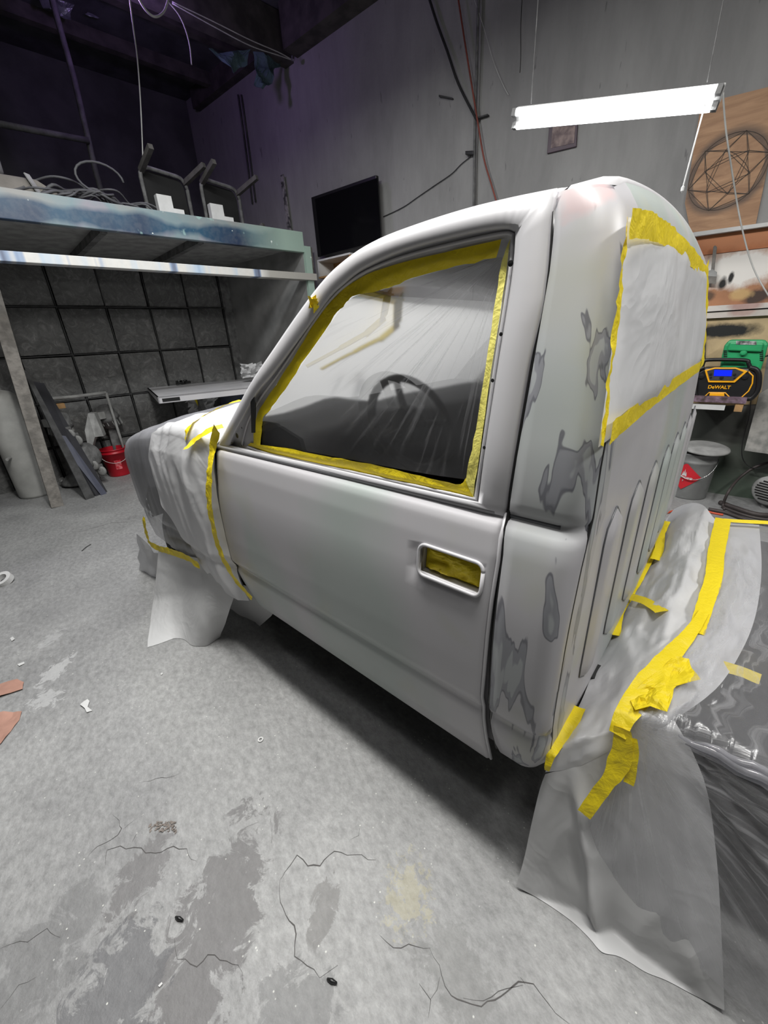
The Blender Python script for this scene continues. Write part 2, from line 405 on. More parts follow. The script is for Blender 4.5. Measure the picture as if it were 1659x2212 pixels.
M_BEDP = pm('black_truck_paint', (.012, .012, .014, 1), .12, coat=.6)
M_HOODP = pm('dark_grey_truck_paint', (.16, .16, .17, 1), .3)
M_DUST = pm('dusty_grey_metal', (.16, .16, .158, 1), .75, var=.25, scale=12, bump=.3)
M_DUSTL = pm('dusty_pale_metal', (.33, .33, .32, 1), .7, var=.15, scale=8, bump=.2)
M_DUSTD = pm('dusty_dark', (.06, .06, .06, 1), .8, var=.25, scale=10, bump=.3)
M_WOODG = pm('greyed_wood', (.22, .205, .185, 1), .8, var=.2, scale=14, bump=.3)
M_WOOD = pm('raw_wood', rgb(176, 138, 92), .7, var=.15, scale=12, bump=.2)
M_ROPE = pm('grey_cable', (.085, .085, .09, 1), .7)
M_WHITEC = pm('white_cord', (.5, .5, .48, 1), .6)
M_RED = pm('red_plastic', rgb(176, 14, 34), .42, var=.1)
M_CEIL = pm('dark_ceiling_insulation', (.07, .07, .082, 1), .85, var=.25, scale=3, bump=.4, bscale=8)
M_FOIL = pm('torn_foil', (.28, .3, .32, 1), .35, metal=.6, var=.2, scale=8, bump=.6, bscale=18)
M_TEALSHEET = pm('blue_grey_sheet', rgb(84, 108, 116), .8, var=.2, scale=6, bump=.4)
M_BEAM = pm('brown_grey_beam', (.075, .068, .062, 1), .8, var=.25, scale=6)
M_CHROME = pm('bright_metal', (.6, .6, .6, 1), .25, metal=1, var=.05)
M_WHITE = pm('white_paint', (.6, .6, .59, 1), .5, var=.08)
M_DARKWALL = pm('dark_back_wall', (.085, .085, .09, 1), .85, var=.2, scale=2, bump=.2)  # back wall in uneven dark grey
def emit_mat(name, col, st):
    m_ = bpy.data.materials.new(name); m_.use_nodes = True; nt = m_.node_tree; nt.nodes.clear()
    e = nt.nodes.new('ShaderNodeEmission'); e.inputs[0].default_value = col; e.inputs[1].default_value = st
    o = nt.nodes.new('ShaderNodeOutputMaterial'); nt.links.new(e.outputs[0], o.inputs[0]); return m_
M_TUBE = emit_mat('lit_tube', (.98, .99, 1, 1), 9)
M_LCD = emit_mat('blue_screen', (.01, .03, 1, 1), 1.4)
def fascia_mat(name, kind):
    m_ = pm(name, g1(.5), .5); q = NT(m_); P_ = posn(q)
    sp = q.n('SeparateXYZ'); q.l(P_, sp.inputs[0])
    if kind == 0:
        z_ = q.math('ADD', q.math('MULTIPLY', sp.outputs['Z'], 4), q.math('MULTIPLY', q.noise(P_, 1.6, 3), 2.2))
        y_ = q.math('ADD', q.math('MULTIPLY', sp.outputs['Y'], .4), 0)
        fz = q.math('SUBTRACT', 1.0, q.math('MULTIPLY', q.math('ABSOLUTE', q.math('SUBTRACT', sp.outputs['Z'], 2.615)), 9.0))
        n1 = q.noise(q.mapping(P_, (1, 1.1, .8), (0, .35, 1.1)), 1.3, 3, .5, .3)
        ff = q.math('ADD', fz, q.math('MULTIPLY', q.math('SUBTRACT', n1, .5), 3.2))
        lt = q.ramp(q.noise(q.mapping(P_, (1, 1, 1), (9, 0, 0)), 2.2, 3), [(.35, (.25, .25, .24)), (.55, (.17, .24, .26)), (.7, (.25, .23, .27))])
        c = q.mix(q.ramp(ff, [(-.0, g1(0)), (.45, g1(1))]), lt, q.ramp(n1, [(.4, (.014, .065, .12)), (.6, (.015, .024, .06))]))
        t = q.ramp(sp.outputs['Y'], [(0, g1(0)), (1, g1(1))])
        mr = q.n('MapRange'); mr.inputs[1].default_value = 2.55; mr.inputs[2].default_value = 3.15; q.l(sp.outputs['Y'], mr.inputs[0])
        c = q.mix(mr.outputs[0], c, rgb(150, 172, 160))
        n4 = q.noise(q.mapping(P_, (1, 1, 1), (4, 0, 0)), 6, 3)
        c = q.mix(q.ramp(n4, [(.69, g1(0)), (.72, g1(.5))]), c, (.35, .55, .5, 1))
        c = q.mix(q.ramp(q.noise(P_, 13, 2), [(.73, g1(0)), (.75, g1(1))]), c, (.7, .75, .72, 1))
    else:
        cb = q.n('CombineXYZ'); q.l(sp.outputs['Y'], cb.inputs[0])
        n1 = q.noise(cb.outputs[0], 3.2, 3, .6)
        c = q.ramp(n1, [(.30, (.10, .22, .42)), (.40, (.45, .55, .66)), (.47, (.62, .62, .60)), (.55, (.66, .64, .60)), (.60, (.28, .36, .5)), (.66, (.05, .05, .09)), (.74, (.55, .55, .58))])
        for e in [x for x in q.nt.nodes if x.type == 'VALTORGB'][-1:]: pass
        mr = q.n('MapRange'); mr.inputs[1].default_value = 2.75; mr.inputs[2].default_value = 2.85; q.l(sp.outputs['Y'], mr.inputs[0])
        c = q.mix(mr.outputs[0], c, rgb(165, 162, 155))
    c = q.mix(q.ramp(q.noise(P_, 25, 5), [(.4, g1(.08)), (.6, g1(0))]), c, (.3, .3, .29, 1))
    q.l(c, q.b.inputs['Base Color']); return m_
M_FASC = fascia_mat('sprayed_fascia', 0); M_BAR = fascia_mat('sprayed_bar', 1)
def filt_mat():
    m_ = pm('grey_filter_fibre', g1(.12), .9); q = NT(m_)
    tc = q.n('TexCoord'); oi = q.n('ObjectInfo')
    ad = q.n('VectorMath', operation='ADD'); q.l(tc.outputs['Object'], ad.inputs[0]); q.l(oi.outputs['Location'], ad.inputs[1])
    V_ = ad.outputs[0]
    n1 = q.noise(V_, 9, 8, .75, 1.5); c = q.ramp(n1, [(.3, (.11, .11, .108)), (.52, (.17, .17, .166)), (.7, (.31, .31, .30))])
    c = q.mix(1, c, q.ramp(q.noise(V_, 1.2, 2), [(.3, g1(.75)), (.7, g1(1.15))]), 'MULTIPLY')
    q.l(c, q.b.inputs['Base Color']); q.bump(n1, .9, .03); return m_
M_FILT = filt_mat()

# ------------------------------------------------------------------ setting
def struct(name, vf, mat, **k): return mk(name, vf, mat, kind='structure', **k)
floor = struct('floor', M().box((-1.8, .8, -.05), (14.6, 9.6, .1)).out(), MF)
# long wall with the television, 6 degrees off square
def slab(s0, s1, z0, z1, off0, off1):
    return [wl(s, z, o_) for s in (s0, s1) for o_ in (off0, off1) for z in (z0, z1)]
BOXF = [(0, 1, 3, 2), (4, 6, 7, 5), (0, 4, 5, 1), (2, 3, 7, 6), (0, 2, 6, 4), (1, 5, 7, 3)]
sj = -3.03
wall_right = struct('wall_right', M().add(slab(-9.0, sj, 0, 5.2, -.15, 0), BOXF).add(slab(sj+.03, 5.6, 0, 5.2, -.15, 0), BOXF).add(slab(sj, sj+.03, 0, 5.2, -.15, -.02), BOXF).out(), MWALL)
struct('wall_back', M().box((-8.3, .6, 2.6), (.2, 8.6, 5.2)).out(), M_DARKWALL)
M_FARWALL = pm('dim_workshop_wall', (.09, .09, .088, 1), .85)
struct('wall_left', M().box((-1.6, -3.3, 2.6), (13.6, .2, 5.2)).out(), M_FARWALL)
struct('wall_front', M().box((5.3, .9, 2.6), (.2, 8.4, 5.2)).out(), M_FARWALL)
struct('ceiling', M().box((-1.6, .9, 5.25), (14.0, 8.8, .2)).out(), M_CEIL)
struct('trim_1', M().box((-5.67, .45, 4.93), (.16, 7.3, .42)).out(), M_BEAM)
struct('trim_2', M().add(slab(-5.55, 5.2, 4.74, 5.15, 0.0, .22), BOXF).out(), M_BEAM)
struct('trim_3', M().add(slab(-7.9, -5.75, 4.92, 5.15, 0, .12), BOXF).out(), M_BEAM)
# concrete cracks, traced on the floor
def crack(pts, w=.004, lab=None):
    P3 = [onZ(x, y) for x, y in pts]; L = []
    for a, b in zip(P3, P3[1:]):
        n = max(2, int((b-a).length/.018))
        for k in range(n):
            q = lerp(a, b, k/n); t = (b-a).normalized(); nn = Vector((-t.y, t.x, 0))
            L.append(q+nn*(nz(q, 28)*.012))
    L.append(P3[-1]); v = []; f = []
    for i, q in enumerate(L):
        t = (L[min(i+1, len(L)-1)]-L[max(i-1, 0)]).normalized(); nn = Vector((-t.y, t.x, 0))
        ww = w*(.35+.9*abs(nz(q, 15, 3)))*(min(i, len(L)-1-i, 6)/6*.85+.15)
        for s_ in (-1, 1): v.append(Vector((q.x+nn.x*ww*s_, q.y+nn.y*ww*s_, .0012)))
        if i: f.append((2*i-2, 2*i-1, 2*i+1, 2*i))
    mk('crack', (v, f), M_CRACK, parent=floor)
M_CRACK = pm('crack_shadow', (.085, .08, .078, 1), .9); M_CRACKL = pm('pale_crack_edge', (.42, .42, .41, 1), .9)
for pts in ([(225, 1870), (232, 1835), (260, 1828), (290, 1830), (315, 1842), (335, 1843), (375, 1828), (400, 1838), (425, 1860)],
            [(245, 1760), (265, 1790), (255, 1805), (210, 1828), (190, 1850)], [(265, 1790), (290, 1772)], [(295, 1800), (285, 1820)],
            [(0, 2050), (60, 2035), (100, 2008), (130, 2025)], [(375, 2030), (385, 2070), (425, 2088), (450, 2060), (490, 2075), (515, 2085)], [(512, 2085), (525, 2128)],
            [(605, 1900), (612, 1880), (640, 1850), (665, 1870), (690, 1868), (722, 1840), (765, 1845), (812, 1858)],
            [(605, 1900), (605, 1950), (635, 2000), (640, 2060), (690, 2110), (730, 2085)],
            [(780, 1785), (775, 1805), (755, 1815)], [(930, 2048), (950, 2110), (975, 2150), (1000, 2160), (1040, 2175), (1120, 2120), (1150, 2130), (1200, 2190), (1230, 2212)],
            [(820, 2020), (850, 2050), (900, 2045), (930, 2048)], [(905, 2125), (930, 2160), (925, 2200)], [(930, 2160), (950, 2110)],
            [(1000, 2155), (1045, 2165), (1075, 2135), (1130, 2128)], [(1125, 2110), (1135, 2128)],
            [(0, 2180), (40, 2130), (80, 2110)], [(390, 1240), (470, 1258), (560, 1262)], [(300, 1690), (360, 1680), (390, 1670)], [(520, 1790), (560, 1775)],
            [(130, 1160), (240, 1130), (300, 1125)]): crack(pts, .0022)
# joint line across the far floor
# ------------------------------------------------------------------ filter wall of the spray booth
XF = -6.6
booth = thing('spray_booth', (-5.7, 1.6, 0), 'grey filter wall bay with blue sprayed fascia and top deck', 'spray booth')
XS = -4.9
mk('deck', M().box((-5.75, .0, 2.62), (1.64, 6.75, .05)).out(), M_DUSTL, booth)
for y in (.35, 1.25, 2.15): mk('deck_joist', M().box((-5.75, y, 2.57), (1.60, .06, .09)).out(), M_DUST, booth)
mk('fascia', M().box((XS, .02, 2.64), (.07, 6.78, .215)).out(), M_FASC, booth, 'fascia board sprayed blue, teal and white', bevel=.006)
mk('cross_bar', M().box((XS+.02, .05, 2.265), (.12, 6.95, .075)).out(), M_BAR, booth, 'long bar with blue, white and black spray bands', bevel=.004)
mk('corner_post', M().box((XS, 3.45, 1.32), (.09, .09, 2.56)).out(), M_FASC, booth)
mk('side_panel', (coons([(XF, 3.16, 2.6), (XS, 3.41, 2.6)], [(XS, 3.41, 2.6), (XS, 3.41, 0)], [(XF, 3.16, 0), (XS, 3.41, 0)], [(XF, 3.16, 2.6), (XF, 3.16, 0)], 4, 4)), pm('overspray_panel', (.24, .24, .235, 1), .7, var=.15, scale=3), booth, solid=.03)
mk('backing_panel', M().box((XF-.09, 0.0, 1.3), (.04, 6.4, 2.6)).out(), M_DUSTD, booth)
mk('end_stile', M().box((XF+.0, 3.08, 1.3), (.06, .14, 2.6)).out(), M_DUST, booth)
fm = None
FW, FH = .516, .537
zrow = [2.045-FH*k for k in range(-1, 4)]
for ri, zt in enumerate(zrow):
    for ci in range(8):
        yc = 2.995-FW*(ci+.5); zc = zt-FH/2
        if zc+FH/2 > 2.6: zc -= 0
        jx = random.uniform(-.008, .008); jy = random.uniform(-.006, .006)
        if fm is None:
            def ff(u, v):
                e = min(u, 1-u, v, 1-v)
                return Vector((XF+.012+.035*min(1, e*7)+.012*nz((u*3, v*3, 1)), (u-.5)*(FW-.03), (v-.5)*(FH-.03)))
            g = M().grid(ff, 8, 8)
            fo = mk('filter_pad', g.out(), M_FILT, booth, smooth=True, origin=(XF, 0, 0))
            fm = fo.data
        else:
            fo = bpy.data.objects.new('filter_pad', fm); COL.objects.link(fo); fo.parent = booth
        fo.location = Vector((XF+random.uniform(0, .012), yc+jy, zc+jx))-ORG[booth.name]
        fo.rotation_euler = (random.choice((0, math.pi))+random.uniform(-.012, .012), 0, 0)
for zt in zrow: mk('grid_rail', M().box((XF+.015, .93, zt), (.05, 4.2, .009)).out(), M_DUSTD, booth)
for ci in range(9): mk('grid_stile', M().box((XF+.012, 2.995-FW*ci, 1.3), (.04, .008, 2.6)).out(), M_DUSTD, booth)
# ------------------------------------------------------------------ the truck
truck = thing('pickup_truck', tuple(TW((-1.2, YC, 0))), 'grey primer pickup truck with sanded cab standing on the concrete floor', 'pickup truck')
def tk(pts): return [TW(p) for p in pts]
def tmk(name, vf, mat, parent, **k):
    v = tk(vf[0]); return mk(name, (v,)+tuple(vf[1:]), mat, parent, **k)
# door skin ----------------------------------------------------------
fe = sorted([(side(*p).z, side(*p).x) for p in [(470, 968), (462, 1020), (464, 1090), (477, 1160), (497, 1215), (520, 1258), (547, 1296)]])
re_ = sorted([(side(*p).z, side(*p).x) for p in [(1091, 1117), (1076, 1200), (1061, 1290), (1050, 1380), (1044, 1450), (1046, 1530), (1055, 1625)]])
hz = [side(*p) for p in [(908, 1182), (1043, 1228), (1036, 1276), (908, 1232)]]
HX0 = (hz[0].x+hz[3].x)/2; HX1 = (hz[1].x+hz[2].x)/2; HZ1 = (hz[0].z+hz[1].z)/2+.008; HZ0 = (hz[2].z+hz[3].z)/2-.008
zl = [.324+(.72-.324)*i/26 for i in range(26)]+[.72+(HZ0-.72)*i/4 for i in range(4)]+[HZ0+(HZ1-HZ0)*i/3 for i in range(3)]+[HZ1+(1.135-HZ1)*i/16 for i in range(17)]
zl = sorted(zl); NU1, NU2, NU3 = 22, 4, 3
rows = []
for z in zl:
    xl = interp(fe, z); xr = interp(re_, z)
    xs = [xl+(HX0-xl)*i/NU1 for i in range(NU1)]+[HX0+(HX1-HX0)*i/NU2 for i in range(NU2)]+[HX1+(xr-HX1)*i/NU3 for i in range(NU3+1)]
    row = []
    for x in xs:
        zz = z+(.036*(1-(z-.324)/.8))*min(1, (x+.335)/-1.25) if z < 1.12 else z
        e = min(x-xl, xr-x); cv = .010*max(0, 1-e/.012)**2
        row.append(Vector((x, P(zz)+cv, zz)))
    rows.append(row)
v = [p for r_ in rows for p in r_]; W_ = len(rows[0]); fcs = []
iz0 = min(range(len(zl)), key=lambda i: abs(zl[i]-HZ0)); iz1 = min(range(len(zl)), key=lambda i: abs(zl[i]-HZ1))
for j in range(len(rows)-1):
    for i in range(W_-1):
        if NU1 <= i < NU1+NU2 and iz0 <= j < iz1: continue
        fcs.append((j*W_+i, j*W_+i+1, (j+1)*W_+i+1, (j+1)*W_+i))
door = tmk('door', (v, fcs), M_DOOR, truck, label='driver side door in grey primer', smooth=True)
md = door.modifiers.new('thick', 'SOLIDIFY'); md.thickness = .012; md.offset = -1 if True else 1
# handle pocket
pk = M(); D_ = .045
c0 = [Vector((x, P(z), z)) for x, z in ((HX0, HZ0), (HX1, HZ0), (HX1, HZ1), (HX0, HZ1))]
c1 = [p+Vector((0, D_, 0)) for p in c0]
pk.add(c0+c1, [(0, 1, 5, 4), (1, 2, 6, 5), (2, 3, 7, 6), (3, 0, 4, 7), (4, 5, 6, 7)])
hp = tmk('handle_recess', pk.out(), M_PRIMER, door)
def rrect(x0, x1, z0, z1, r_, yo, n=5):
    o = []
    for cx, cz, a0 in ((x1-r_, z1-r_, 0), (x0+r_, z1-r_, 90), (x0+r_, z0+r_, 180), (x1-r_, z0+r_, 270)):
        for k in range(n+1):
            a = math.radians(a0+90*k/n); x = cx+r_*math.cos(a); z = cz+r_*math.sin(a); o.append(Vector((x, P(z)+yo, z)))
    return o
q = rrect(HX0-.004, HX1+.004, HZ0-.004, HZ1+.004, .02, -.003); tmk('recess_lip', M().tube(q+[q[0]], .0048, 8).out(), M_PRIMER, door, smooth=True)
# belt moulding groove and bright reveal line
bl = [side(x, 968+(x-470)*(1115-968)/620.0) for x in range(470, 1095, 40)]
tmk('belt_moulding', M().tube([p+Vector((0, .004, .006)) for p in bl], .010, 8).out(), primer('moulding_primer', 5, False, 0, .72), door, smooth=True)
# window frame face ---------------------------------------------------
O_ = [(470, 968), (478, 945), (500, 905), (540, 830), (590, 755), (650, 668), (705, 598), (760, 550), (820, 515), (900, 484), (1000, 452), (1100, 427), (1203, 406), (1176, 640), (1140, 800), (1105, 1010), (1091, 1117), (900, 1072), (700, 1025), (560, 991)]
L_ = [(498, 962), (503, 945), (520, 912), (555, 850), (592, 806), (661, 713), (711, 645), (745, 612), (787, 580), (872, 542), (998, 508), (1085, 493), (1114, 499), (1107, 600), (1079, 776), (1050, 962), (1034, 1085), (900, 1055), (700, 1008), (560, 977)]
T_ = [(548, 962), (549, 945), (553, 905), (570, 872), (619, 798), (683, 694), (715, 652), (757, 614), (800, 591), (872, 567), (985, 540), (1085, 517), (1104, 516), (1092, 610), (1064, 790), (1040, 965), (1024, 1072), (900, 1044), (700, 1003), (600, 982)]
I_ = [(566, 962), (566, 945), (570, 905), (590, 878), (640, 806), (716, 696), (745, 658), (771, 638), (830, 625), (890, 602), (985, 577), (1075, 556), (1086, 560), (1072, 640), (1045, 830), (1024, 950), (1008, 1036), (900, 1020), (700, 982), (600, 964)]
def loopT(px, d_, n=4): return cr([side(x, y, d_) for x, y in px], n, True)
def ringmesh(loops):
    N = len(loops[0]); v = [p for l in loops for p in l]; f = []
    for j in range(len(loops)-1):
        for i in range(N): f.append((j*N+i, j*N+(i+1) % N, (j+1)*N+(i+1) % N, (j+1)*N+i))
    return v, f
def midloop(a, b, t, d_):
    return [(x0+(x1-x0)*t, y0+(y1-y0)*t) for (x0, y0), (x1, y1) in zip(a, b)]
lo_ = loopT(O_, .004); lo1 = loopT(midloop(O_, L_, .12, 0), -.004); lo2 = loopT(midloop(O_, L_, .85, 0), -.004); lo3 = loopT(L_, .004)
lo0 = [p+Vector((0, .05, 0)) for p in lo_]
tmk('window_frame', ringmesh([lo0, lo_, lo1, lo2, lo3]), M_PRIMER, door, smooth=True)
lc1 = loopT(midloop(L_, T_, .12, 0), .022); lc2 = loopT(midloop(L_, T_, .55, 0), .026); lc3 = loopT(T_, .034)
tmk('window_channel', ringmesh([lo3, lc1, lc2, lc3]), primer('shaded_channel_primer', 4, False, 0, .18), door, smooth=True)  # primer darkened here to paint in the shade of the recess
tmk('channel_bead', M().tube([p for p in loopT(midloop(L_, T_, .5, 0), .022)], .004, 6, cap=False).out(), M_PRIMER, door, smooth=True)
# small holes and clips in the frame
for x, y, r_ in ((512, 941, .010), (522, 924, .0035), (501, 957, .0035), (522, 962, .0035)):
    c = side(x, y, -.001); tmk('hole', M().lathe([(r_, 0), (0, -.001)], c, (0, -1, 0), 14).out(), M_BLACK, door)
for x, y, r_ in ((1103, 569, .006), (1082, 722, .004), (1064, 822, .004), (1046, 967, .004)):
    c = side(x, y, .010); tmk('hole', M().lathe([(r_, 0), (0, .001)], c, (0, -1, 0), 12).out(), M_BLACK, door)
sl = [side(x, y, -.002) for x, y in ((541, 866), (549, 858), (552, 870), (550, 935), (543, 935))]
tmk('mirror_slot', M().prism(sl, (0, .003, 0)).out(), M_BLACK, door)
# edge lip of the door at the rear
rl_ = [Vector((interp(re_, z), P(z)+.006, z)) for z in [.33+i*.05 for i in range(17)]]
tmk('door_edge', M().tube(rl_, .005, 6).out(), M_PRIMER, door, smooth=True)
GAP = True
# cab shell -----------------------------------------------------------
le = sorted([(side(*p).z, side(*p).x) for p in [(1209, 405), (1192, 560), (1150, 800), (1113, 1010), (1101, 1118), (1087, 1200), (1074, 1300), (1064, 1400), (1059, 1500), (1060, 1560), (1078, 1640)]])
ZC = [.395, .40, .42, .45, .50, .54, .555, .57, .585, .61, .66, .72, .8, .88, .95, 1.0, 1.05, 1.09, 1.11, 1.125, 1.135, 1.145, 1.165, 1.2, 1.26, 1.3, 1.36, 1.42, 1.48, 1.54, 1.60, 1.65, 1.69, 1.715, 1.73]
CRN = .045
def sect(z, zi=0):
    xl = interp(le, z); yb = P(z); xb = B(z); R_ = .055 if z > 1.1 else .05; tuck = 0
    if z < .46: tuck = (.46-z)/.06*.018; yb += tuck*.8; xb -= tuck
    if z > 1.66: tuck = ((z-1.66)/.07)**2*.03; xb -= tuck*.6
    pts = [Vector((xl, yb+.03, z)), Vector((xl, yb, z))]
    for i in range(1, 5): pts.append(Vector((lerp(xl, xb-R_, i/4), yb, z)))
    for i in range(1, 9):
        a = math.pi/2*i/8; pts.append(Vector((xb-R_+R_*math.sin(a), yb+R_*(1-math.cos(a)), z)))
    for i in range(1, 13):
        y = lerp(yb+R_, YC, i/12); pts.append(Vector((xb+.012*(1-((y-YC)/(YC-yb))**2), y, z)))
    if z > 1.6:
        for p in pts[14:]: p.z += CRN*(1-(abs(p.y-YC)/(YC-yb))**2.4)*(z-1.6)/.13
    far = [Vector((p.x, 2*YC-p.y, p.z)) for p in reversed(pts[:-1])]
    return pts+far
SC = [sect(z) for z in ZC]; NS = len(SC[0])
vs = [p for s_ in SC for p in s_]
# pillar (near side up to rounded corner) and back panel as separate skins
kc = 14
def sub_shell(a, b):
    v = [SC[j][i] for j in range(len(SC)) for i in range(a, b+1)]; W__ = b-a+1
    return v, [(j*W__+i, j*W__+i+1, (j+1)*W__+i+1, (j+1)*W__+i) for j in range(len(SC)-1) for i in range(b-a)]
tmk('cab_corner', sub_shell(0, kc), M_PILLAR, truck, label='cab corner pillar sanded to patchy grey and green filler', smooth=True)
bp = tmk('cab_back_panel', sub_shell(kc, NS-1), M_BACK, truck, label='pale green grey cab back panel with upright ribs', smooth=True)
tmk('gap_shade_tube', M().tube([Vector((interp(le, z)-.004, P(z)+.012, z)) for z in [.42+i*.04 for i in range(33)]], .006, 6).out(), M_BLACK, truck, smooth=True)  # black tube stands in for the shade in the door gap
# seams on corner
def pink():
    q = NT(M_PILLAR); P_ = posn(q)
    for lk in list(M_PILLAR.node_tree.links):
        if lk.to_socket == q.b.inputs['Base Color']: src = lk.from_socket
    sb = q.n('VectorMath', operation='SUBTRACT'); q.l(P_, sb.inputs[0]); sb.inputs[1].default_value = tuple(TW(side(1272, 402)))
    ln = q.n('VectorMath', operation='LENGTH'); q.l(sb.outputs[0], ln.inputs[0])
    e = q.math('ADD', ln.outputs['Value'], q.math('MULTIPLY', q.math('SUBTRACT', q.noise(P_, 22, 4), .5), .08))
    q.l(q.mix(q.ramp(e, [(.03, g1(.8)), (.055, g1(0))]), src, (.50, .38, .38, 1)), q.b.inputs['Base Color'])
pink()
tmk('body_seam', M().tube([p+Vector((.002, 0, 0)) for p in [Vector((B(z)-.004-(0.03*max(0, z-1.66)*14*.0), P(z)+.046, z)) for z in [.5+.05*i for i in range(24)]]], .003, 5).out(), M_DARKP, bp, smooth=True)
# ribs
for k in range(8):
    y = .985+.2205*k-.22*0
    v = []; f = []; N = 14; zb, zt = .60, 1.115
    prof = []
    for j in range(N+1):
        z = lerp(zb, zt, j/N); t = min(1, (zt-z)/.075); t2 = min(1, (z-zb)/.06); hw = .056*math.sqrt(max(0, 1-(1-t)**2))*math.sqrt(max(0, 1-(1-t2)**2))
        for i in range(7):
            u = i/6*2-1; h_ = .013*(1-abs(u)**4)*min(1, hw/.03)
            yy = y+u*(hw+.004); xx = B(z)+.012*(1-((yy-YC)/(YC-P(z)))**2)
            prof.append(Vector((xx+h_+.0008, yy, z)))
    f = [(j*7+i, j*7+i+1, (j+1)*7+i+1, (j+1)*7+i) for j in range(N) for i in range(6)]
    tmk('rib', (prof, f), M_BACK, bp, smooth=True)
    # dark rim round each rib
    rim = [prof[j*7] for j in range(N+1)]+[prof[j*7+6] for j in range(N, -1, -1)]
    tmk('rib_edge', M().tube([p+Vector((.0005, 0, 0)) for p in rim], .0025, 5).out(), M_RIM if 'M_RIM' in globals() else globals().setdefault('M_RIM', pm('dark_rim', (.14, .145, .155, 1), .35)), bp, smooth=True)
# shoulder line on cab corner at belt height
sh = [Vector((lerp(interp(le, 1.13), B(1.13)-.05, i/6), P(1.128)+.004, 1.128)) for i in range(7)]
tmk('shoulder_groove', M().tube(sh, .006, 6).out(), M_RIM, truck, smooth=True)
# roof ------------------------------------------------------------------
ol = [side(x, y, .004) for x, y in O_[5:13]]; olc = cr(ol, 4); rear = SC[-1]
olx = sorted([(p.x, p.z) for p in olc])
XH = -1.02
def roofp(u, v):
    top = SC[-1]; x0 = poly_at(top, v)
    zt = 1.73
    uu = u**1.6; x = lerp(x0.x, XH, uu)
    if x < -.36: zt = interp(olx, x)
    y0 = P(zt)+.004; y = lerp(y0, 2*YC-y0, v); s_ = abs(2*v-1)
    k = min(1, uu/.12); cr_ = (CRN+.022*math.sqrt(1-(1-k)**2))*(1-s_**2.4)
    if u == 0: return Vector((x0.x, x0.y, x0.z))
    return Vector((x, lerp(x0.y, y, min(1, u*6)), zt+cr_))
tmk('roof', M().grid(roofp, 30, 30).out(), M_PRIMER, truck, smooth=True)
# windscreen opening masked with white film: header, far pillar, far door
ap = [side(x, y, .0) for x, y in O_[1:7]]
apc = cr(ap, 4); apn = sorted([(p.z, p.x) for p in apc])
def wsx(z): return interp(apn, z)
def wsp(u, v):
    z = lerp(1.15, interp(olx, XH), v); y0 = P(z)+.02; y = lerp(y0, 2*YC-y0, u); x = wsx(z)-.10*(1-(2*u-1)**2)*(1-v)
    return Vector((x, y, z))
tmk('windscreen_film', M().grid(wsp, 16, 10).out(), paper_mat('windscreen_paper', (.72, .72, .71, 1), .05, 4, .38, .6), truck, label='white paper over the windscreen', smooth=True)
def edge_strip(name, a, b, w_, mat, par=truck):
    return tmk(name, M().beam(a, b, w_, .004).out(), mat, par)
# far side: door with masked window
far = M()
def farp(u, v):
    z = lerp(.36, 1.15, v); x = lerp(-1.6, -.32, u); return Vector((x, 2*YC-P(z), z))
tmk('far_door', M().grid(farp, 6, 12).out(), M_INT, truck, smooth=True)
M_PBACK = paper_mat('backlit_paper', (.8, .8, .79, 1), .05, 4, .35, .6)
def farw(u, v):
    z = lerp(1.15, 1.66, v); x = lerp(max(wsx(z), -1.55)+.02, -.34, u); return Vector((x, 2*YC-P(z)-.02, z))
tmk('far_window_film', M().grid(farw, 8, 8).out(), M_PBACK, truck, smooth=True)
# interior --------------------------------------------------------------
def dash(u, v):
    # section around the dash pad
    y = lerp(.84, 2*YC-.84, u); prof = [(-1.64, 1.16), (-1.48, 1.235), (-1.28, 1.235), (-1.14, 1.19), (-1.10, 1.0), (-1.16, .78), (-1.25, .55)]
    t = v*(len(prof)-1); i = min(int(t), len(prof)-2); a, b = prof[i], prof[i+1]; t -= i
    hood = .045*math.exp(-((y-1.18)/.18)**2) if v < .6 else 0
    return Vector((lerp(a[0], b[0], t), y, lerp(a[1], b[1], t)+hood))
tmk('dashboard', M().grid(dash, 24, 18).out(), M_INT, truck, smooth=True)
sw = M(); cc = Vector((-.92, 1.15, 1.215)); ax_ = Vector((.86, 0, .5)).normalized(); e1 = Vector((0, 1, 0)); e2 = ax_.cross(e1)
sw.tube([cc+(e1*math.cos(a)+e2*math.sin(a))*.185 for a in [2*math.pi*k/32 for k in range(33)]], .016, 8, cap=False)
for a in (0.2, math.pi-.2, math.pi*1.5): sw.tube([cc-ax_*.03, cc+(e1*math.cos(a)+e2*math.sin(a)*-1)*.18], .014, 6)
sw.lathe([(.075, -.04), (.075, -.01), (.05, .005), (0, .008)], cc, ax_, 20)
tmk('steering_wheel', sw.out(), M_BLACKMATT, truck, smooth=True)
tmk('steering_column', M().tube([cc-ax_*.03, cc-ax_*.35], .04, 12).out(), M_BLACKMATT, truck, smooth=True)
tmk('seat', M().box((-.62, YC, .72), (.5, 1.4, .2)).out(), M_INT, truck, bevel=.05)
tmk('seat_back', M().box((-.38, YC, 1.02), (.14, 1.4, .55), ry=.12).out(), M_INT, truck, bevel=.05)
tmk('cab_floor', M().box((-.93, YC, .40), (1.32, 1.50, .08)).out(), M_INT, truck)
tmk('firewall', M().box((-1.60, YC, .85), (.04, 1.5, .66)).out(), M_INT, truck)
tmk('door_trim', M().grid(lambda u, v: Vector((lerp(-1.55, -.42, u), P(lerp(.4, 1.10, v))+.05, lerp(.4, 1.10, v))), 4, 8).out(), M_INT, truck, smooth=True)
